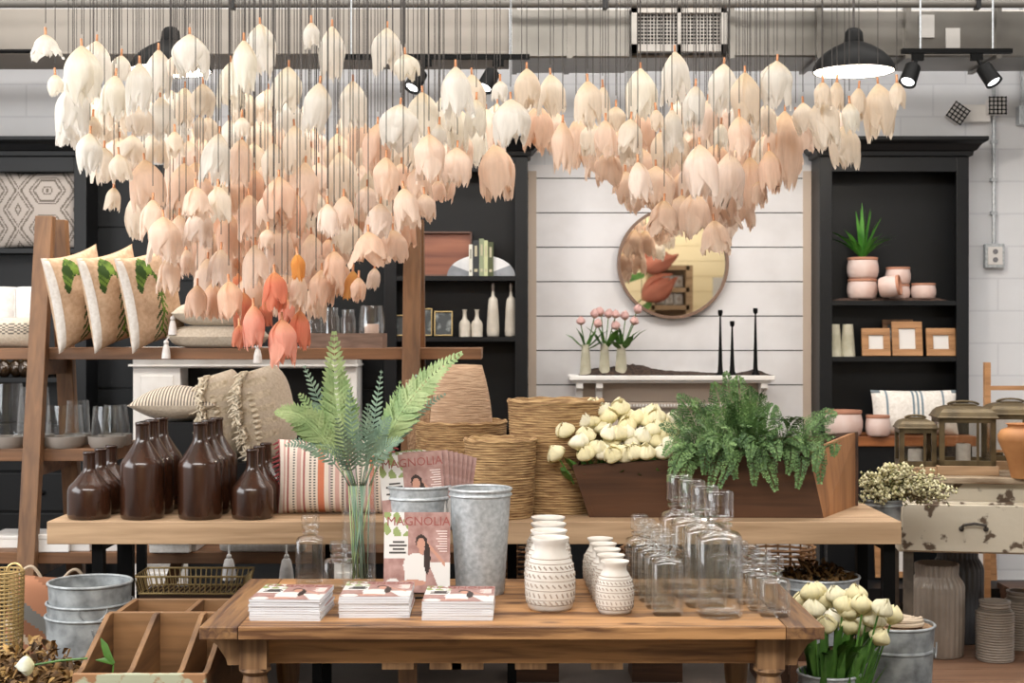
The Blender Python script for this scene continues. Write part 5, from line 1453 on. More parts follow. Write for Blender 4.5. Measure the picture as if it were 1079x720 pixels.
# ---- what stands behind the camera and shows in the mirror
def vx(px, D): return X(px, YM+D)
D = 12.3; YB = YM-D
def vz(py, D): return Z(py, YM+D)
t = thing('display_shelf', 'pale wooden shelf unit reflected in the round mirror, holding white pillows', 'shelf', (0, YB-.5+.0, 0))
xa_, xb_ = vx(690, D), vx(731, D); zt_ = vz(278, D)
k = (YM+D)/F
for x in (xa_, xb_): B().box(x-.05, x+.05, -.35, .0, 0, zt_).make('side_panel', MW['oak'], t, smooth=False)
for z in (zt_, vz(302, D), vz(321, D), .8, .3): B().box(xa_, xb_, -.35, 0, z-.07, z).make('shelf', MW['oak'], t, smooth=False)
B().box(xa_, xb_, -.36, -.34, 0, zt_).make('back_panel', MW['oak'], t, smooth=False)
nth = ['left', 'middle', 'right']
for row, pz in enumerate((302, 321)):
    for i in range(3):
        lb = f'white pillow with floral print seen in the mirror, {["upper", "lower"][row]} shelf, {nth[i]}'
        def flo(u, v, s): return 1 if ((u-.5)**2+(v-.5)**2 < .035 and (int(u*20)+int(v*20)) % 2) else 0
        pillow('floral_pillow', lb, (xb_-xa_-.14)/3, .19, .1, (xa_+.07+(xb_-xa_-.14)*(i+.5)/3, YB-.68, vz(pz, D)+.001), (0, 0, PI), [linen_w, jute], n=20, fn=flo, pinch=.03, pw=4, group='floral pillows seen in the mirror')
B().box(vx(757, D), vx(775, D)+1, YB-.6, YB-.55, vz(335, D), vz(291, D)).make('wall_panel', cov_white, smooth=False)
tag(bpy.data.objects['wall_panel'], 'white panel on the far wall seen at the right side of the round mirror', 'panel')
# ---------------------------------------------------------------- leaf helpers
def leaf(b, pts, w, side, mi=0, cup=.0):
    base = len(b.v); n = len(pts)
    for q, p in enumerate(pts):
        s = q/(n-1); ww = w*math.sin(PI*min(1, .12+.88*s))**.8 + .0004
        t = Vector(pts[min(q+1, n-1)])-Vector(pts[max(q-1, 0)]); t.normalize()
        sd = side - t*side.dot(t); sd.normalize(); nr = t.cross(sd)
        b.v += [tuple(Vector(p)-sd*ww), tuple(Vector(p)-nr*cup*ww), tuple(Vector(p)+sd*ww)]
    for q in range(n-1):
        o = base+q*3; b.f += [(o, o+1, o+4, o+3), (o+1, o+2, o+5, o+4)]; b.m += [mi, mi]
def bez(a, c, d, t): return Vector(a)*(1-t)**2 + Vector(c)*2*t*(1-t) + Vector(d)*t*t
def frond(b, base, ctrl, tip, nrm, W, n, mi=0, start=.25, rr=None, bip=False, stemr=.002, ang=.75, stem_mi=None):
    """pinnate frond: rachis + paired pinnae lying across it"""
    rr = rr or random
    pts = [bez(base, ctrl, tip, k/14) for k in range(15)]
    b.tube(pts, [stemr*(1-.8*k/14)+.0004 for k in range(15)], 5, stem_mi if stem_mi is not None else mi)
    nrm = Vector(nrm).normalized()
    for k in range(n):
        s = start+(1-start)*(k+.5)/n
        p = bez(base, ctrl, tip, s); t = (bez(base, ctrl, tip, min(1, s+.02))-bez(base, ctrl, tip, s-.02)).normalized()
        sd = t.cross(nrm).normalized()
        q = (s-start)/(1-start)
        L = W*(min(1, .35+q*3.2))*(1-q)**.75+.004
        for sg in (-1, 1):
            d = (sd*sg+t*ang).normalized(); d = (d+nrm*rr.uniform(-.22, .14)).normalized()
            Lx = L*rr.uniform(.88, 1.08)
            if not bip:
                e = p+d*Lx+t*Lx*.12
                leaf(b, [p, p+(e-p)*.35+nrm*.0, p+(e-p)*.7+t*Lx*.01, e], W*.105*min(1, L/W+.25), t, mi)
                # lobes on the pinna edge
                m = max(2, int(Lx/.011))
                for z in range(1, m):
                    c = p+(e-p)*(z/m)
                    for s2 in (-1, 1):
                        dd = (t*s2*1.0+d*.6).normalized()
                        ll = W*.12*(1-z/m*.7)
                        leaf(b, [c, c+dd*ll*.5, c+dd*ll], W*.035, d, mi)
            else:
                m = max(3, int(Lx/.0072))
                for z in range(m):
                    c = p+d*Lx*(z+.6)/m
                    for s2 in (-1, 1):
                        dd = (t*s2*.9+d*.7+nrm*rr.uniform(-.5, .5)).normalized()
                        ll = (.013)*(1-.5*z/m)*rr.uniform(.8, 1.25)
                        base_ = len(b.v); w_ = (d-dd*d.dot(dd)); w_ = w_.normalized()*ll*.38
                        b.v += [tuple(c), tuple(c+dd*ll*.6+w_), tuple(c+dd*ll), tuple(c+dd*ll*.6-w_)]
                        b.f.append((base_, base_+1, base_+2, base_+3)); b.m.append(mi if rr.random() < .6 else mi+1)
# fern sprays in the cylinder vase
t = thing('fern_spray', 'pale green fern fronds fanning out of the tall cylinder vase', 'plant', (X(378, 5.12), 5.12, TT+.02))
O = Vector(t.location); rr = random.Random(11)
def LP(px, py, Y): return Vector((X(px, Y), Y, Z(py, Y)))-O
for (tx, ty, tY, cx_, cy_, W, n, m, nr) in [
    (352, 349, 5.0, 352, 450, .115, 24, lgreen, (0.1, -1, .1)), (487, 372, 4.95, 415, 415, .105, 26, lgreen, (-.2, -1, .5)), (290, 436, 4.9, 330, 425, .095, 22, lgreen, (.1, -1, .35)),
    (402, 390, 5.2, 392, 460, .05, 18, bgreen, (0, -1, 0)), (422, 401, 5.05, 404, 460, .045, 16, lgreen, (.1, -1, .1)), (320, 385, 5.2, 345, 440, .055, 18, bgreen, (.2, -1, .2)),
    (470, 415, 5.15, 420, 440, .05, 20, bgreen, (-.3, -1, .6)), (300, 470, 4.95, 335, 455, .05, 16, bgreen, (.2, -1, .4)), (368, 410, 4.9, 372, 470, .06, 16, bgreen, (-.1, -1, .2)),
    (338, 470, 4.8, 360, 470, .045, 12, bgreen, (.1, -1, .5)), (425, 465, 4.95, 405, 460, .05, 14, bgreen, (-.1, -1, .6)), (342, 405, 5.25, 355, 450, .05, 16, bgreen, (.3, -1, .1)),
    (388, 425, 4.95, 384, 470, .06, 15, bgreen, (.1, -1, .2)), (330, 425, 5.1, 350, 450, .06, 15, bgreen, (.1, -1, .3)), (412, 440, 5.0, 395, 460, .06, 15, bgreen, (-.1, -1, .3)), (355, 440, 4.85, 365, 480, .06, 14, bgreen, (0, -1, .4)), (400, 480, 4.85, 390, 470, .05, 12, bgreen, (0, -1, .7)), (315, 415, 5.15, 340, 440, .06, 15, lgreen, (.2, -1, .2)), (440, 395, 5.1, 405, 440, .06, 17, bgreen, (-.2, -1, .3))]:
    b = B()
    b0 = Vector((rr.uniform(-.03, .03), rr.uniform(-.03, .03), 0.01)); neck = LP(378+(tx-378)*.12, 512, 5.12)
    b.tube([b0, neck*.5+b0*.5, neck], .0022, 5, 0)
    frond(b, neck, LP(cx_, cy_, (5.12+tY)/2), LP(tx, ty, tY), nr, W, n, 0, .22, rr)
    b.make('frond', m, t, auto=0)

# maidenhair mass in the trough
t = thing('maidenhair_fern', 'large bushy dark green maidenhair fern filling the right of the trough', 'plant', (X(785, 5.85), 5.86, 1.07))
O = Vector(t.location); rr = random.Random(21)
tips = [(715, 418), (697, 450), (700, 480), (705, 508), (722, 520), (735, 470), (745, 430), (752, 405), (765, 393), (778, 398), (790, 410), (800, 415), (815, 428), (822, 452), (843, 440), (860, 447), (880, 436), (872, 462), (878, 480), (858, 497), (840, 515), (818, 518), (795, 512), (775, 505), (758, 515), (742, 500), (765, 470), (785, 450), (800, 470), (820, 485), (770, 430), (805, 495), (735, 445), (750, 480), (790, 485), (845, 470), (760, 450), (780, 470), (815, 460), (725, 490), (775, 415), (835, 455), (850, 480), (730, 425), (707, 435), (864, 510),
        (720, 455), (742, 462), (800, 440), (788, 430), (768, 485), (830, 500), (712, 495), (747, 520)]
for i, (px, py) in enumerate(tips):
    b = B()
    cen = abs(px-785)/100 + abs(py-455)/70
    Yt = 5.50 + .10*min(2, cen)*rr.random() + (.3*rr.random() if py < 440 else 0) + (.0 if py > 470 else .06)
    bs = Vector((X(785+(px-785)*.5, 5.86)-O.x, rr.uniform(-.12, .05), 0.0))
    tip = LP(px, py, Yt)
    mid = (bs+tip)/2 + Vector((0, -.02, .10+.06*rr.random()))
    if py > 455: mid = Vector((tip.x*.7+bs.x*.3+rr.uniform(-.09, .09), min(tip.y-.0, -.28), .24+.05*rr.random()))
    frond(b, bs, mid, tip, (rr.uniform(-.4, .4), -1, .7+rr.random()*.5), rr.uniform(.065, .1) if py < 455 else rr.uniform(.05, .085), 17, 0, .25, rr, True, .0009, .6, 2)
    b.make('frond', [dgreen, mgreen, mgreen] if i % 3 else [mgreen, dgreen, dgreen], t, auto=0)

# ---------------------------------------------------------------- tulips
def tulip_blossom(r, h, kind, seed, up=False, nu=8, nv=10):
    """six overlapping petals. returns a builder; axis z, opening at -z (or +z when up)"""
    b = B(); q = random.Random(seed)
    for layer in range(2):
        for k in range(3):
            a0 = 2*PI*k/3+layer*PI/3+q.uniform(-.15, .15)
            Lp = h*q.uniform(.78, 1.04)*(1 if layer else .97)
            fl = q.uniform(-.3, .35) + {'closed': -.22, 'mid': .05, 'open': .5}[kind]
            ph = q.uniform(0, 6); base = len(b.v); tw = q.uniform(-.15, .15)
            lobes = q.choice((2, 3, 3, 4))
            for j in range(nv+1):
                v = j/nv
                rad = r*((math.sin(min(1, v*2.1)*PI/2))**.75)*(1+.10*math.sin(v*PI))
                rad *= (1+fl*max(0, v-.45)**1.2*1.8) if not up else (1-.72*max(0, (v-.42)/.58)**2.0)
                rad *= (1.0 if layer else .9)
                half = .92*(math.sin(PI*min(1, .14+v*.95))**.5 if v < .55 else 1-(.5 if up else .62)*((v-.55)/.45)**1.6)
                for i in range(nu+1):
                    u = 2*i/nu-1
                    a = a0+u*half+tw*v+(.07*math.sin(v*9+ph) if not up else 0)
                    zz = v*Lp*(1-.10*u*u*v) + (h*(.055*math.sin(lobes*PI*u+ph)+.03*math.sin(9*u+ph*2))*max(0, v-.78)/.22 if not up else 0)
                    rr_ = rad*(1+.09*math.cos(u*PI*1.5+ph)*v) + r*.07*math.sin(u*7+ph+v*3)*v*v - r*.12*u*u*v*(0 if up else .6)
                    if j == 0: rr_ = r*.06
                    b.v.append((rr_*math.cos(a), rr_*math.sin(a), zz if up else -zz))
            for j in range(nv):
                for i in range(nu):
                    o = base+j*(nu+1)+i
                    b.f.append((o, o+1, o+nu+2, o+nu+1) if not up else (o, o+nu+1, o+nu+2, o+1)); b.m.append(0)
    return b
def live_tulip_proto(name, label, cat, r, h, stem, m, seed, leaves=True, group=None, loc=(0, 0, 0), lean=0):
    """upright cut tulip: origin at the stem foot"""
    t = thing(name, label, cat, loc, 0, group)
    o = tulip_blossom(r, h, 'closed', seed, True, 6, 7).make('blossom', m, t, loc=(0, 0, stem), auto=0)
    B().tube([(0, 0, 0), (.004, 0, stem*.5), (0, 0, stem+.004)], .0035, 6).make('stem', sgreen, t)
    if leaves:
        for k in range(2):
            a = k*2.6+seed; dx, dy = math.cos(a), math.sin(a)
            b = B(); H = stem*(.85 if k else .7)
            leaf(b, [Vector((0, 0, stem*.15)), Vector((dx*.018, dy*.018, H*.45)), Vector((dx*.035, dy*.035, H*.75)), Vector((dx*.06, dy*.06, H*.97))], .013, Vector((-dy, dx, 0)), 0, .4)
            b.make('leaf', sgreen, t, auto=0)
    return t
def setcol(root, col, kids=('blossom',)):
    for c in KIDS[root.name]:
        if c.name.split('.')[0] in kids: c.color = col
ordn = ['first', 'second', 'third', 'fourth', 'fifth', 'sixth', 'seventh', 'eighth', 'ninth', 'tenth', 'eleventh', 'twelfth', 'thirteenth', 'fourteenth', 'fifteenth', 'sixteenth', 'seventeenth', 'eighteenth', 'nineteenth', 'twentieth']
def aim(o, foot, head):
    d = Vector(head)-Vector(foot); o.location = foot
    o.rotation_euler = d.to_track_quat('Z', 'Y').to_euler()
# cream tulips in trough
heads = [(590, 482), (598, 458), (609, 472), (613, 446), (607, 439), (622, 441), (618, 463), (629, 476), (635, 456), (633, 437), (643, 445), (645, 470), (637, 486), (652, 439), (653, 460), (640, 432+8), (655, 480), (661, 452), (666, 470), (653, 433), (663, 443), (672, 447), (676, 463), (680, 482), (683, 449), (689, 458), (693, 471), (697, 452), (703, 462), (706, 448), (692, 444), (698, 483), (620, 482), (602, 447), (648, 486+4), (626, 450), (670, 485), (660, 463), (686, 440), (705, 473), (641, 462), (612, 456), (625, 434), (677, 443), (710, 457)]
rows = {}
for h_ in heads: rows.setdefault(min(3, max(0, int((h_[1]-430)/14))), []).append(h_)
rn = ['top row', 'second row', 'third row', 'bottom row']
rr = random.Random(9); protos = []
for r_, hs in sorted(rows.items()):
    for k, (px, py) in enumerate(sorted(hs)):
        Yh = 5.88-.068*r_+rr.uniform(-.015, .015)
        py = min(py, 482)-3
        lb = f'cream tulip bloom in the trough, {rn[r_]}, {ordn[k]} from the left'
        foot = (X(px+(650-px)*.22, 5.85), min(5.98, Yh+.05+rr.uniform(-.03, .04)), 1.065)
        head = (X(px, Yh), Yh, Z(py+6, Yh))
        if len(protos) < 5:
            t = live_tulip_proto('cream_tulip', lb, 'tulip', .038, .074, 1.0, cream_t, len(protos)+1, True, 'cream tulips in the trough'); protos.append(t)
        else: t = dup(protos[rr.randrange(5)], (0, 0, 0), None, lb, 'cream tulips in the trough')
        aim(t, foot, head); L = (Vector(head)-Vector(foot)).length
        # stem is built 1 m long; shorten stem and leaves, keep the bloom full size
        for c in KIDS[t.name]:
            nm = c.name.split('.')[0]
            if nm == 'blossom': c.location = (0, 0, L); c.rotation_euler = (rr.uniform(-.3, .3), rr.uniform(-.3, .3), rr.uniform(0, 6)); c.color = rr.choice([srgb('#f4ecc8'), srgb('#f0e6bb'), srgb('#f6f0d8')])
            elif nm == 'stem': c.scale = (1, 1, L)
            else: c.scale = (1, 1, L)
# cream tulips in the bucket at right
h2 = [(846, 636), (855, 628), (864, 626), (870, 637), (884, 630), (897, 632), (903, 629), (908, 640), (897, 647), (880, 655), (925, 641), (921, 655), (938, 651), (905, 663), (893, 662), (922, 672), (872, 660), (858, 645), (912, 651), (887, 641)]
protos = []
YB_ = 4.98; bx_ = X(876, 4.95)
for k, (px, py) in enumerate(sorted(h2)):
    Yh = 4.88+rr.uniform(-.04, .12) + (.12 if py < 640 else 0)
    lb = f'cream white tulip in the galvanized bucket at the table corner, {ordn[k]} from the left'
    foot = (bx_+(px-888)*.0006, 4.99+rr.uniform(-.03, .03), .12)
    head = (X(px, Yh), Yh, Z(py+8, Yh))
    if len(protos) < 4:
        t = live_tulip_proto('cream_tulip', lb, 'tulip', .036, .074, 1.0, cream_t, len(protos)+7, True, 'cream tulips in the bucket'); protos.append(t)
        for c in KIDS[t.name]:
            if c.name.startswith('leaf'): c.data = c.data
    else: t = dup(protos[rr.randrange(4)], (0, 0, 0), None, lb, 'cream tulips in the bucket')
    aim(t, foot, head); L = (Vector(head)-Vector(foot)).length
    for c in KIDS[t.name]:
        nm = c.name.split('.')[0]
        if nm == 'blossom': c.location = (0, 0, L); c.rotation_euler = (rr.uniform(-.3, .3), rr.uniform(-.3, .3), rr.uniform(0, 6)); c.color = rr.choice([srgb('#f3edd0'), srgb('#f7f3e2'), srgb('#efe6bd')])
        elif nm == 'stem': c.scale = (1, 1, L)
        else: c.scale = (1.3, 1.3, L)
t = thing('tulip_leaves', 'broad green tulip leaves rising from the bucket at the table corner', 'leaves', (bx_, 4.98, .47)); t['kind'] = 'stuff'
b = B(); O = Vector(t.location)
for i in range(34):
    px = rr.uniform(850, 932); py = rr.uniform(655, 690); Yt = rr.uniform(4.82, 5.0)
    tip = LP(px, py, Yt); bs = Vector(((px-888)*.0016, rr.uniform(-.06, .05), 0)); bs = bs if bs.length < .09 else bs*(.09/bs.length)
    leaf(b, [bs, bs*.7+tip*.3+Vector((0, 0, .03)), bs*.3+tip*.7+Vector((0, 0, .03)), tip], .015, Vector((1, .3, 0)), 0, .4)
b.make('foliage', sgreen, t, auto=0)
# loose tulip on the bin
t = live_tulip_proto('loose_tulip', 'single white tulip bloom lying on the front edge of the wooden bin', 'tulip', .03, .058, .16, cream_t, 3, False); setcol(t, srgb('#f1f2e2'))
t.location = (X(100, 4.6), 4.52, .64); t.rotation_euler = (0, R(-95), R(10))
t = thing('loose_leaf', 'green tulip leaf sticking up inside the wooden bin', 'leaf', (X(108, 4.6), 4.62, .6))
b = B(); leaf(b, [Vector((.03, 0, 0)), Vector((.01, 0, .03)), Vector((0, 0, .06)), Vector((-.012, 0, .085))], .012, Vector((1, .2, 0)), 0, .4); leaf(b, [Vector((.03, 0, 0)), Vector((-.0, 0, .012)), Vector((-.03, 0, .012))], .008, Vector((0, .2, 1)), 0, .4); leaf(b, [Vector((.03, 0, 0)), Vector((.02, 0, -.1)), Vector((.01, 0, -.3)), Vector((.01, 0, -.395))], .004, Vector((1, .2, 0)), 0, .4)
b.make('blade', sgreen, t, auto=0)
# pink tulips on the mantel
pk = [(612, 338, 617), (626, 331, 617), (628, 341, 617), (634, 329, 637), (641, 331, 637), (650, 343, 654.5), (648, 331, 637), (667, 338, 654.5), (670, 326, 654.5), (659, 333, 654.5)]
wh = {617: 'left', 637: 'middle', 654.5: 'right'}; cnt = {}
protos = []
for px, py, vp in pk:
    cnt[vp] = cnt.get(vp, -1)+1
    lb = f'small pink tulip in the {wh[vp]} mantel vase, {ordn[cnt[vp]]} from the left'
    foot = (X(vp, YS2), YS2, zt+.135); head = (X(px, YS2-.02), YS2-.02+rr.uniform(-.02, .03), Z(py+5, YS2))
    if len(protos) < 2: t = live_tulip_proto('pink_tulip', lb, 'tulip', .025, .062, 1.0, pink_t, len(protos)+20, True, 'pink tulips on the mantel'); protos.append(t)
    else: t = dup(protos[rr.randrange(2)], (0, 0, 0), None, lb)
    aim(t, foot, head); L = (Vector(head)-Vector(foot)).length
    for c in KIDS[t.name]:
        nm = c.name.split('.')[0]
        if nm == 'blossom': c.location = (0, 0, L); c.rotation_euler = (rr.uniform(-.2, .2), rr.uniform(-.2, .2), rr.uniform(0, 6))
        elif nm == 'stem': c.scale = (.9, .9, L)
        else: c.scale = (1.7, 1.7, L*.95)

# cream-bud plant, right
t = thing('budding_plant', 'spreading plant with tiny cream buds beside the distressed dresser', 'plant', (X(930, 6.35), 6.35, .92))
O = Vector(t.location); bs_ = B(); bf_ = B(); bl_ = B(); rr = random.Random(77)
for i in range(190):
    px = rr.choice([rr.uniform(904, 1008), rr.uniform(915, 990)]); 
    top = 490+((px-950)/50)**2*16
    py = rr.uniform(top, 532 if px < 985 else 529); Yt = 6.35+rr.uniform(-.16, .12)
    if px > 944: Yt = min(Yt, 6.42)
    tip = LP(px, py, Yt); mid = Vector((tip.x*.4, tip.y*.4, max(.08, tip.z*.9)))
    pts = [bez((rr.uniform(-.03, .03), rr.uniform(-.03, .03), 0), mid, tip, k/6) for k in range(7)]
    bs_.tube(pts, .0016, 4)
    for q in range(13):
        s = rr.uniform(.45, 1.03); p = bez(pts[0], mid, tip, s)+Vector((rr.uniform(-.022, .022), rr.uniform(-.02, .02), rr.uniform(-.015, .02)))
        r0 = rr.uniform(.0055, .0105)
        bf_.add([(p.x+r0, p.y, p.z), (p.x-r0, p.y, p.z), (p.x, p.y+r0, p.z), (p.x, p.y-r0, p.z), (p.x, p.y, p.z+r0*1.2), (p.x, p.y, p.z-r0)], [(0, 2, 4), (2, 1, 4), (1, 3, 4), (3, 0, 4), (2, 0, 5), (1, 2, 5), (3, 1, 5), (0, 3, 5)])
        if q < 6:
            d = Vector((rr.uniform(-1, 1), rr.uniform(-1, 1), rr.uniform(-.3, 1))).normalized()*.02
            leaf(bl_, [p, p+d*.5, p+d], .005, Vector((0, 0, 1)).cross(d)+Vector((.01, 0, 0)))
bs_.make('stems', twig, t, auto=0); o = bf_.make('buds', bud, t, auto=0); o['kind'] = 'stuff'; o = bl_.make('foliage', mat('olive_leaf', '#7d8550', .7, col2='#4f5a32', scale=20), t, auto=0); o['kind'] = 'stuff'
# dried leaves in the tub and in the left corner
def drypile(name, label, c, rx, ry, h, n, seed):
    t = thing(name, label, 'dried leaves', c); t['kind'] = 'stuff'
    b = B(); q = random.Random(seed)
    for i in range(n):
        a = q.uniform(0, 2*PI); r = q.random()**.5
        p = Vector((rx*r*math.cos(a), ry*r*math.sin(a), h*(1-r*r)*q.random()))
        d = Vector((q.uniform(-1, 1), q.uniform(-1, 1), q.uniform(-.2, 1))).normalized()*q.uniform(.025, .06)
        sd = d.cross(Vector((q.uniform(-1, 1), q.uniform(-1, 1), 1)))
        leaf(b, [p, p+d*.5+Vector((0, 0, .008)), p+d], q.uniform(.006, .014), sd.normalized(), q.choice((0, 0, 1)), .5)
    b.make('leaves', [dry, mat('dried_gold_leaf', '#a98548', .6, col2='#6a4a22', scale=20)], t, auto=0)
drypile('dried_leaves', 'curled dried brown leaves filling the galvanized tub', (X(862, 5.84), 5.84, .65), .145, .145, .08, 220, 3)
t = thing('woven_bowl', 'dark shallow bowl under dried leaves in the lower left corner', 'bowl', (X(30, 4.9), 4.95, .36))
B().lathe([(.0001, 0), (.12, 0), (.17, .1), (.163, .1), (.11, .015), (.0001, .015)], 30).make('body', jute, t)
t2 = thing('wooden_block', 'block under the bowl of dried leaves in the lower left corner', 'block', (X(30, 4.9), 4.95, 0)); B().box(-.12, .12, -.12, .12, 0, .359).make('block', MW['ladder_x'], t2, smooth=False)
drypile('dried_leaves', 'heap of dried brown and gold leaves in the lower left corner', (X(30, 4.9), 4.95, .46), .2, .15, .14, 420, 5)
# ---------------------------------------------------------------- hanging paper tulips
# (px centre, py top of the bloom, width px, height px[, shade])
FRONT = """48 36 28 26 w;58 78 15 22 w;86 48 34 56 w;102 43 29 52 w;78 88 31 52 w;128 58 18 28 w;147 66 23 50 w;167 52 24 50 w;122 79 24 44 w;98 122 18 24 c;72 122 22 32 w;
169 102 26 43 w;195 92 22 38 c;214 88 22 34 c;200 36 32 42 w;184 58 14 22 c;257 42 23 54 w;243 65 24 46 w;274 25 27 52 w;304 70 32 46 w;328 23 15 26 w;350 27 23 54 w;408 29 29 48 w;427 57 22 26 w;372 85 26 45 w;337 87 25 52 w;
445 97 28 46 w;480 70 28 53 w;422 110 36 44 w;497 78 22 42 c;527 85 15 22 w;502 104 22 42 w;538 104 34 46 w;555 72 24 42 c;580 78 25 42 c;463 130 15 26 w;485 115 22 40 w;452 141 28 46 p;482 155 27 38 p;521 152 34 54 p;468 100 24 40 w;
619 85 25 46 c;635 90 11 34 c;649 112 19 26 c;675 72 30 55 w;711 54 29 54 w;733 90 20 42 w;708 115 22 44 w;691 115 13 22 c;607 125 26 50 p;593 128 20 50 p;638 126 23 38 p;665 125 25 36 c;763 67 26 48 w;785 76 28 56 c;819 64 30 46 w;
827 117 34 74 p;846 108 20 32 c;779 122 21 40 p;760 130 13 24 w;867 86 15 26 c;882 85 13 30 c;866 102 27 52 c;895 108 16 30 w;890 132 28 42 c;905 92 16 32 c;925 88 29 54 c;945 86 15 27 c;806 110 18 32 c;
737 152 31 54 p;731 203 27 46 p;769 160 29 54 p;810 158 22 42 t;790 165 25 50 t;801 190 16 24 t;752 232 32 34 p;768 215 22 24 t;700 211 33 35 t;691 175 34 42 p;659 180 20 34 p;641 160 25 34 t;672 170 22 42 p;696 138 18 38 c;663 140 23 32 c;625 130 23 34 c;757 178 26 50 t;
152 168 33 50 p;120 197 14 24 c;95 140 24 40 w;110 155 21 36 c;140 142 26 34 c;164 140 25 34 c;145 112 25 30 c;125 162 22 28 c;194 172 33 54 p;184 138 18 26 c;219 123 17 26 c;211 122 12 24 c;231 140 26 50 w;255 146 22 48 p;255 123 14 22 c;288 150 20 42 c;310 132 26 46 c;
268 178 22 42 q;294 186 30 42 q;322 171 28 52 p;233 192 22 34 c;214 185 22 40 q;358 160 32 52 c;398 130 26 50 q;384 153 16 22 c;391 178 26 50 c;423 172 17 27 q;407 165 24 44 p;430 195 30 38 p;462 190 16 22 q;440 175 22 34 p;
172 228 29 46 p;161 210 23 40 p;189 226 26 46 p;179 270 21 38 p;196 262 12 28 p;211 220 26 38 p;219 272 27 48 p;230 196 24 36 c;206 196 28 32 p;242 225 26 46 q;269 257 25 46 p;297 237 24 48 p;282 241 15 20 p;328 246 25 48 p;369 232 30 36 c;345 214 20 34 p;362 206 22 36 p;
313 205 23 42 q;313 267 13 27 o;288 200 30 40 p;262 205 27 46 q;346 252 16 22 q;352 264 22 34 q;372 285 16 29 o;395 282 14 22 p;378 292 14 24 q;425 198 27 42 p;401 214 27 34 p;387 196 20 28 p;388 244 34 36 q;447 204 19 26 p;414 242 26 32 q;
257 308 21 43 r;252 342 14 24 r;267 321 20 43 s;279 320 15 22 r;289 286 24 40 r;297 336 26 46 s;316 327 20 38 r;303 315 15 26 s;241 296 22 38 q;224 298 22 36 q;339 284 24 38 q;316 288 18 36 p;233 262 24 40 p;358 276 24 36 q;208 300 20 34 q;333 300 22 36 p"""
SH = {'w': ['#f2eee7', '#efebe4', '#f4efe4'], 'c': ['#f2e8da', '#f0e3d2', '#f4eadd'], 'p': ['#f6e3d3', '#f4decb', '#f7e8dc'], 'q': ['#f3d6c0', '#f1cfb6', '#f5dcc9'],
      't': ['#e9cfba', '#e6c8b1', '#ecd6c4'], 'o': ['#e6a35c', '#e8ae6c'], 'r': ['#e5997e', '#e39074'], 's': ['#f0ad97', '#f2b39e']}
SHN = {'w': 'white', 'c': 'cream', 'p': 'pale peach', 'q': 'peach', 't': 'dusky peach', 'o': 'orange-yellow', 'r': 'deep coral', 's': 'coral pink'}
tl = []
for it in FRONT.replace('\n', '').split(';'):
    a = it.split()
    if len(a) < 4: continue
    tl.append([float(a[0]), float(a[1]), float(a[2]), float(a[3]), a[4], 0])
rr = random.Random(31)
bot = [(55, 120), (70, 155), (90, 172), (110, 182), (140, 205), (150, 262), (175, 280), (200, 305), (235, 335), (262, 345), (300, 345), (325, 330), (345, 322), (380, 292), (400, 275), (425, 268), (440, 240), (462, 215), (478, 196), (505, 180), (540, 150), (575, 165), (600, 180), (620, 178), (650, 210), (680, 240), (715, 248), (765, 255), (782, 236), (800, 210), (830, 188), (850, 170), (880, 160), (905, 140), (930, 118), (950, 100)]
topc = [(55, 80), (80, 55), (110, 55), (150, 70), (200, 72), (240, 70), (280, 62), (350, 75), (410, 75), (450, 95), (500, 90), (560, 92), (620, 100), (660, 100), (720, 90), (780, 90), (840, 95), (900, 95), (950, 85)]
def interp(tb, x):
    for (a, ya), (c, yc) in zip(tb, tb[1:]):
        if a <= x <= c: return ya+(yc-ya)*(x-a)/(c-a)
    return tb[0][1] if x < tb[0][0] else tb[-1][1]
nfill = 0; tries = 0
while len(tl) < 296 and tries < 20000:
    tries += 1
    px = rr.uniform(66, 915)
    hh = rr.uniform(34, 48); w = rr.uniform(24, 33)
    a, z = interp(topc, px)+10, interp(bot, px)-hh-3
    if z < a: continue
    py = rr.uniform(a, z)
    if px > 150 and px < 240 and py < 85: continue
    # sparse in the high middle band, dense lower down
    if py < a+30 and rr.random() < .45: continue
    if min(((px-t[0])/1.0)**2+((py-t[1])/1.2)**2 for t in tl) < (11.5)**2: continue
    left = px < 560
    if py < 105: s = 'w' if rr.random() < .5 else 'c'
    elif py < 150: s = rr.choice('wccp') if left else rr.choice('ccpt')
    elif py < 205: s = rr.choice('cppq') if left else rr.choice('ptt')
    elif py < 285 or not left: s = rr.choice('pqq') if left else rr.choice('ttp')
    else: s = rr.choice('qqr') if 230 < px < 330 else 'q'
    tl.append([px, py, w, hh, s, 1])
# landmark columns and tiers for the labels
cols = [(0, 100, 'above the far left cabinet'), (100, 150, 'left of the left pendant'), (150, 222, 'around the left pendant'), (222, 270, 'above the tall brown bottles'), (270, 320, 'above the small brown bottle file'), (320, 372, 'above the fern vase'),
        (372, 425, 'left of the right ladder post'), (425, 480, 'above the ribbed bucket'), (480, 560, 'above the middle cabinet edge'), (560, 640, 'above the tall seagrass basket'), (640, 700, 'above the mirror left half'), (700, 770, 'above the mirror right half'), (770, 850, 'between mirror and right pendant'), (850, 1000, 'under the right pendant lamp')]
tiers = [(0, 62, 'topmost tier'), (62, 95, 'second tier'), (95, 130, 'third tier'), (130, 165, 'fourth tier'), (165, 205, 'fifth tier'), (205, 245, 'sixth tier'), (245, 290, 'seventh tier'), (290, 400, 'lowest tier')]
groups = {}
for t_ in tl:
    c = [q for q in cols if q[0] <= t_[0] < q[1]][0][2]; r_ = [q for q in tiers if q[0] <= t_[1] < q[1]][0][2]
    groups.setdefault((c, r_), []).append(t_)
labels = {}
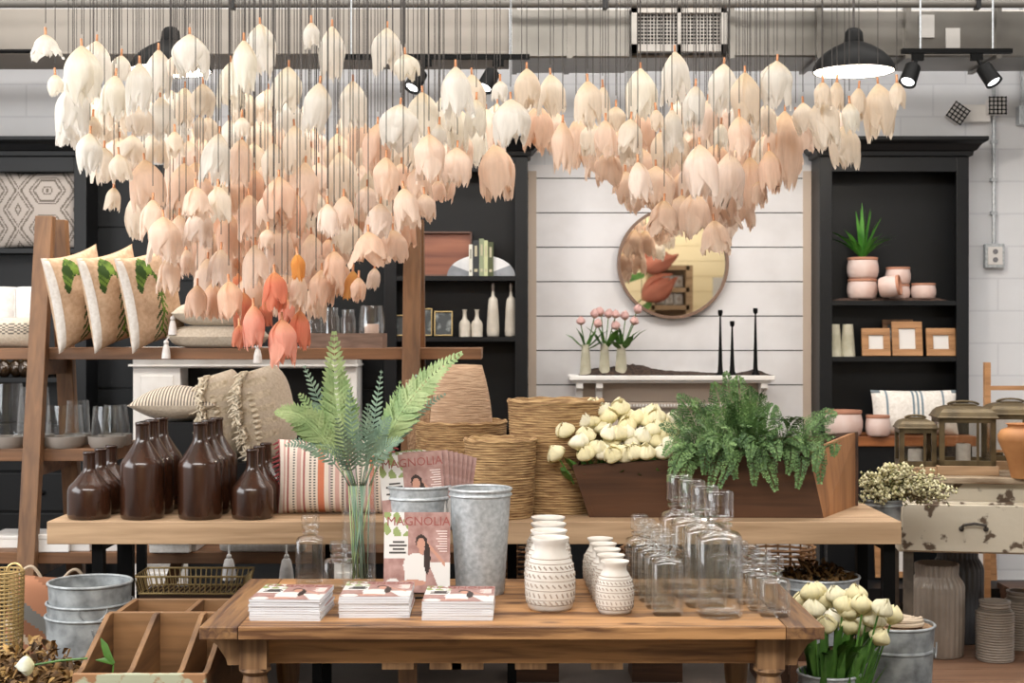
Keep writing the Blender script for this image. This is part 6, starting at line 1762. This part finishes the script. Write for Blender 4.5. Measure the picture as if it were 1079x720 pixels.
for (c, r_), its in groups.items():
    its.sort(key=lambda q: q[0])
    for k, it in enumerate(its):
        labels[id(it)] = f'{SHN[it[4]]} paper tulip {c}, {r_}' + (f', {ordn[k]} from left' if len(its) > 1 else '')
def wire(L): pass
protos = []
WIRE = B().tube([(0, 0, .02), (0, 0, 1.0)], .0016, 5)
for kd in ('closed', 'mid', 'open'):
    for sd in range(5 if kd != 'open' else 4):
        protos.append((kd, tulip_blossom(.05, .16, kd, sd*7+len(kd)).make('blossom_source', petal_h, auto=0)))
placed = []
wire_me = None
for it in sorted(tl, key=lambda q: q[5]):
    px, py, w, hh, s, back = it
    best = None
    for _ in range(160):
        Yc = rr.uniform(4.75, 5.65) if not back else rr.uniform(5.5, 6.9)
        xc = X(px, Yc); rw = w*Yc/F*.58; zc = Z(py, Yc); hc = hh*1.16*Yc/F
        dm = 9
        for p_ in placed:
            d = math.hypot(xc-p_[0], Yc-p_[1])
            if zc > p_[3]-p_[4] and zc-hc < p_[3]: q_ = d-rw-p_[2]      # side by side
            elif zc > p_[3]: q_ = d-rw-.008                             # the lower one's wire passes this bloom
            else: q_ = d-p_[2]-.008
            dm = min(dm, q_)
        if best is None or dm > best[0]: best = (dm, Yc, rw, zc, hc)
        if dm > .004: break
    Y = best[1]; placed.append((X(px, Y), Y, best[2], best[3], best[4]))
    asp = w/hh
    kd = 'open' if asp > .85 else ('closed' if (asp < .5 or rr.random() < .3) else 'mid')
    cand = [m for k_, m in protos if k_ == kd]; src = cand[rr.randrange(len(cand))]
    # measured size of the source bloom
    xs = [v.co.x for v in src.data.vertices]; wsrc = max(xs)-min(xs)
    zsrc = -min(v.co.z for v in src.data.vertices)
    t = thing('paper_tulip', labels[id(it)], 'paper tulip', (X(px, Y), Y, Z(py, Y)), 0, 'paper tulips of the hanging installation')
    t.rotation_euler = (R(rr.uniform(-5, 5)), R(rr.uniform(-6, 6)), rr.uniform(0, 2*PI))
    bl = src.copy(); C.objects.link(bl); bl.name = 'blossom'; bl.parent = t
    sx = w*Y/F/wsrc*1.2; sz = hh*Y/F/zsrc*1.16
    bl.scale = (sx, sx, sz); bl.color = srgb(rr.choice(SH[s]))
    if wire_me is None:
        fe = B().lathe([(.0001, .024), (.0042, .023), (.0045, .0), (.0065, -.004), (.007, -.012), (.0001, -.012)], 10).make('ferrule', copper, t)
        wi = WIRE.make('wire', cable, t); wire_me = (fe, wi)
    else:
        fe = wire_me[0].copy(); C.objects.link(fe); fe.parent = t
        wi = wire_me[1].copy(); C.objects.link(wi); wi.parent = t
    wi.scale = (1, 1, 4.5-Z(py, Y))
    wi.rotation_euler = (0, 0, 0)
    # keep the wire plumb although the bloom is tilted
    t_rot = t.rotation_euler.to_matrix().to_4x4()
    wi.matrix_parent_inverse = t_rot.inverted()
for k_, m in protos: bpy.data.objects.remove(m)

# two large coral tulips hanging behind the camera, seen in the mirror
for i, (px, py, rot_, lb, sc) in enumerate([(694, 276, (0, R(70), 0), 'large coral paper tulip reflected at the left of the mirror, upper one', 1), (700, 312, (0, R(55), 0), 'large coral paper tulip reflected at the left of the mirror, lower one with green stem', 1)]):
    Dq = 9.6+.9*i; Yq = YM-Dq; k = (YM+Dq)/F
    t = thing('coral_tulip', lb, 'paper tulip', (X(px-22 if i == 0 else px-24, YM+Dq), Yq, Z(py+(6 if i == 0 else 4), YM+Dq)), 0, 'large coral tulips seen in the mirror')
    o = tulip_blossom(13*k, 44*k, 'mid', 40+i, True).make('blossom', petal_mat('coral_petal', False, '#e6997f', .35, '#c9b070', .05, 0, .4) if i == 0 else bpy.data.materials['coral_petal'], t, auto=0)
    o.location = (0, 0, 0); t.rotation_euler = rot_
    b = B(); b.tube([(0, 0, 0), (0, 0, -30*k)], .01, 6)
    leaf(b, [Vector((0, 0, -28*k)), Vector((8*k, 0, -14*k)), Vector((9*k, 0, 2*k)), Vector((4*k, 0, 16*k))], 4*k, Vector((1, 0, 0)))
    b.make('stem', sgreen, t)
    zc = 4.5-t.location.z
    w_ = B().tube([(0, 0, 0), (0, 0, zc)], .004, 5).make('wire', cable, t); w_.matrix_parent_inverse = t.rotation_euler.to_matrix().to_4x4().inverted()
# ---------------------------------------------------------------- light, camera
def area(name, loc, rot, sx, sy, e, col=(1, .97, .93)):
    l = bpy.data.lights.new(name, 'AREA'); l.shape = 'RECTANGLE'; l.size = sx; l.size_y = sy; l.energy = e; l.color = col
    o = bpy.data.objects.new(name, l); C.objects.link(o); o.location = loc; o.rotation_euler = tuple(R(a) for a in rot); return o
area('ceiling_light_front', (-.6, 1.6, 4.42), (22, 0, 0), 6, 2.0, 330)
area('ceiling_light_middle', (0, 6.0, 4.45), (0, 0, 0), 7, 1.4, 120)
area('ceiling_light_back', (0, 7.3, 4.45), (8, 0, 0), 8, .35, 60)
area('area_light_left', (-4.5, 3.5, 2.6), (0, -90, 0), 2.2, 4, 110, (.95, .975, 1))  # cool area light just inside the left wall, with no window modelled
area('mirror_wall_fill', (1.5, -3.6, 4.42), (-35, 0, 0), 4, .6, 80, (1, .9, .74))  # added unseen lamp that brightens the cream wall reflected in the mirror
w = bpy.data.worlds.new('World'); bpy.context.scene.world = w; w.use_nodes = True
w.node_tree.nodes['Background'].inputs[0].default_value = (.9, .93, 1, 1); w.node_tree.nodes['Background'].inputs[1].default_value = .4
cam = bpy.data.cameras.new('camera'); co = bpy.data.objects.new('camera', cam); C.objects.link(co)
co.location = (0, 0, CZ); co.rotation_euler = (R(90), 0, 0)
cam.sensor_width = 36; cam.lens = 36*F/1079; cam.shift_y = -(360-HOR)/1079
cam.clip_end = 60
cam.dof.use_dof = True; cam.dof.focus_distance = 5.0; cam.dof.aperture_fstop = 5.6
sc = bpy.context.scene; sc.camera = co
sc.view_settings.view_transform = 'Standard'; sc.view_settings.look = 'None'; sc.view_settings.gamma = 1; sc.view_settings.use_curve_mapping = False
sc.view_settings.exposure = 0.75
sc.cycles.use_denoising = True
sc.cycles.max_bounces = 8; sc.cycles.diffuse_bounces = 4; sc.cycles.transparent_max_bounces = 48; sc.cycles.caustics_reflective = False; sc.cycles.caustics_refractive = False
sc.cycles.sample_clamp_indirect = 6
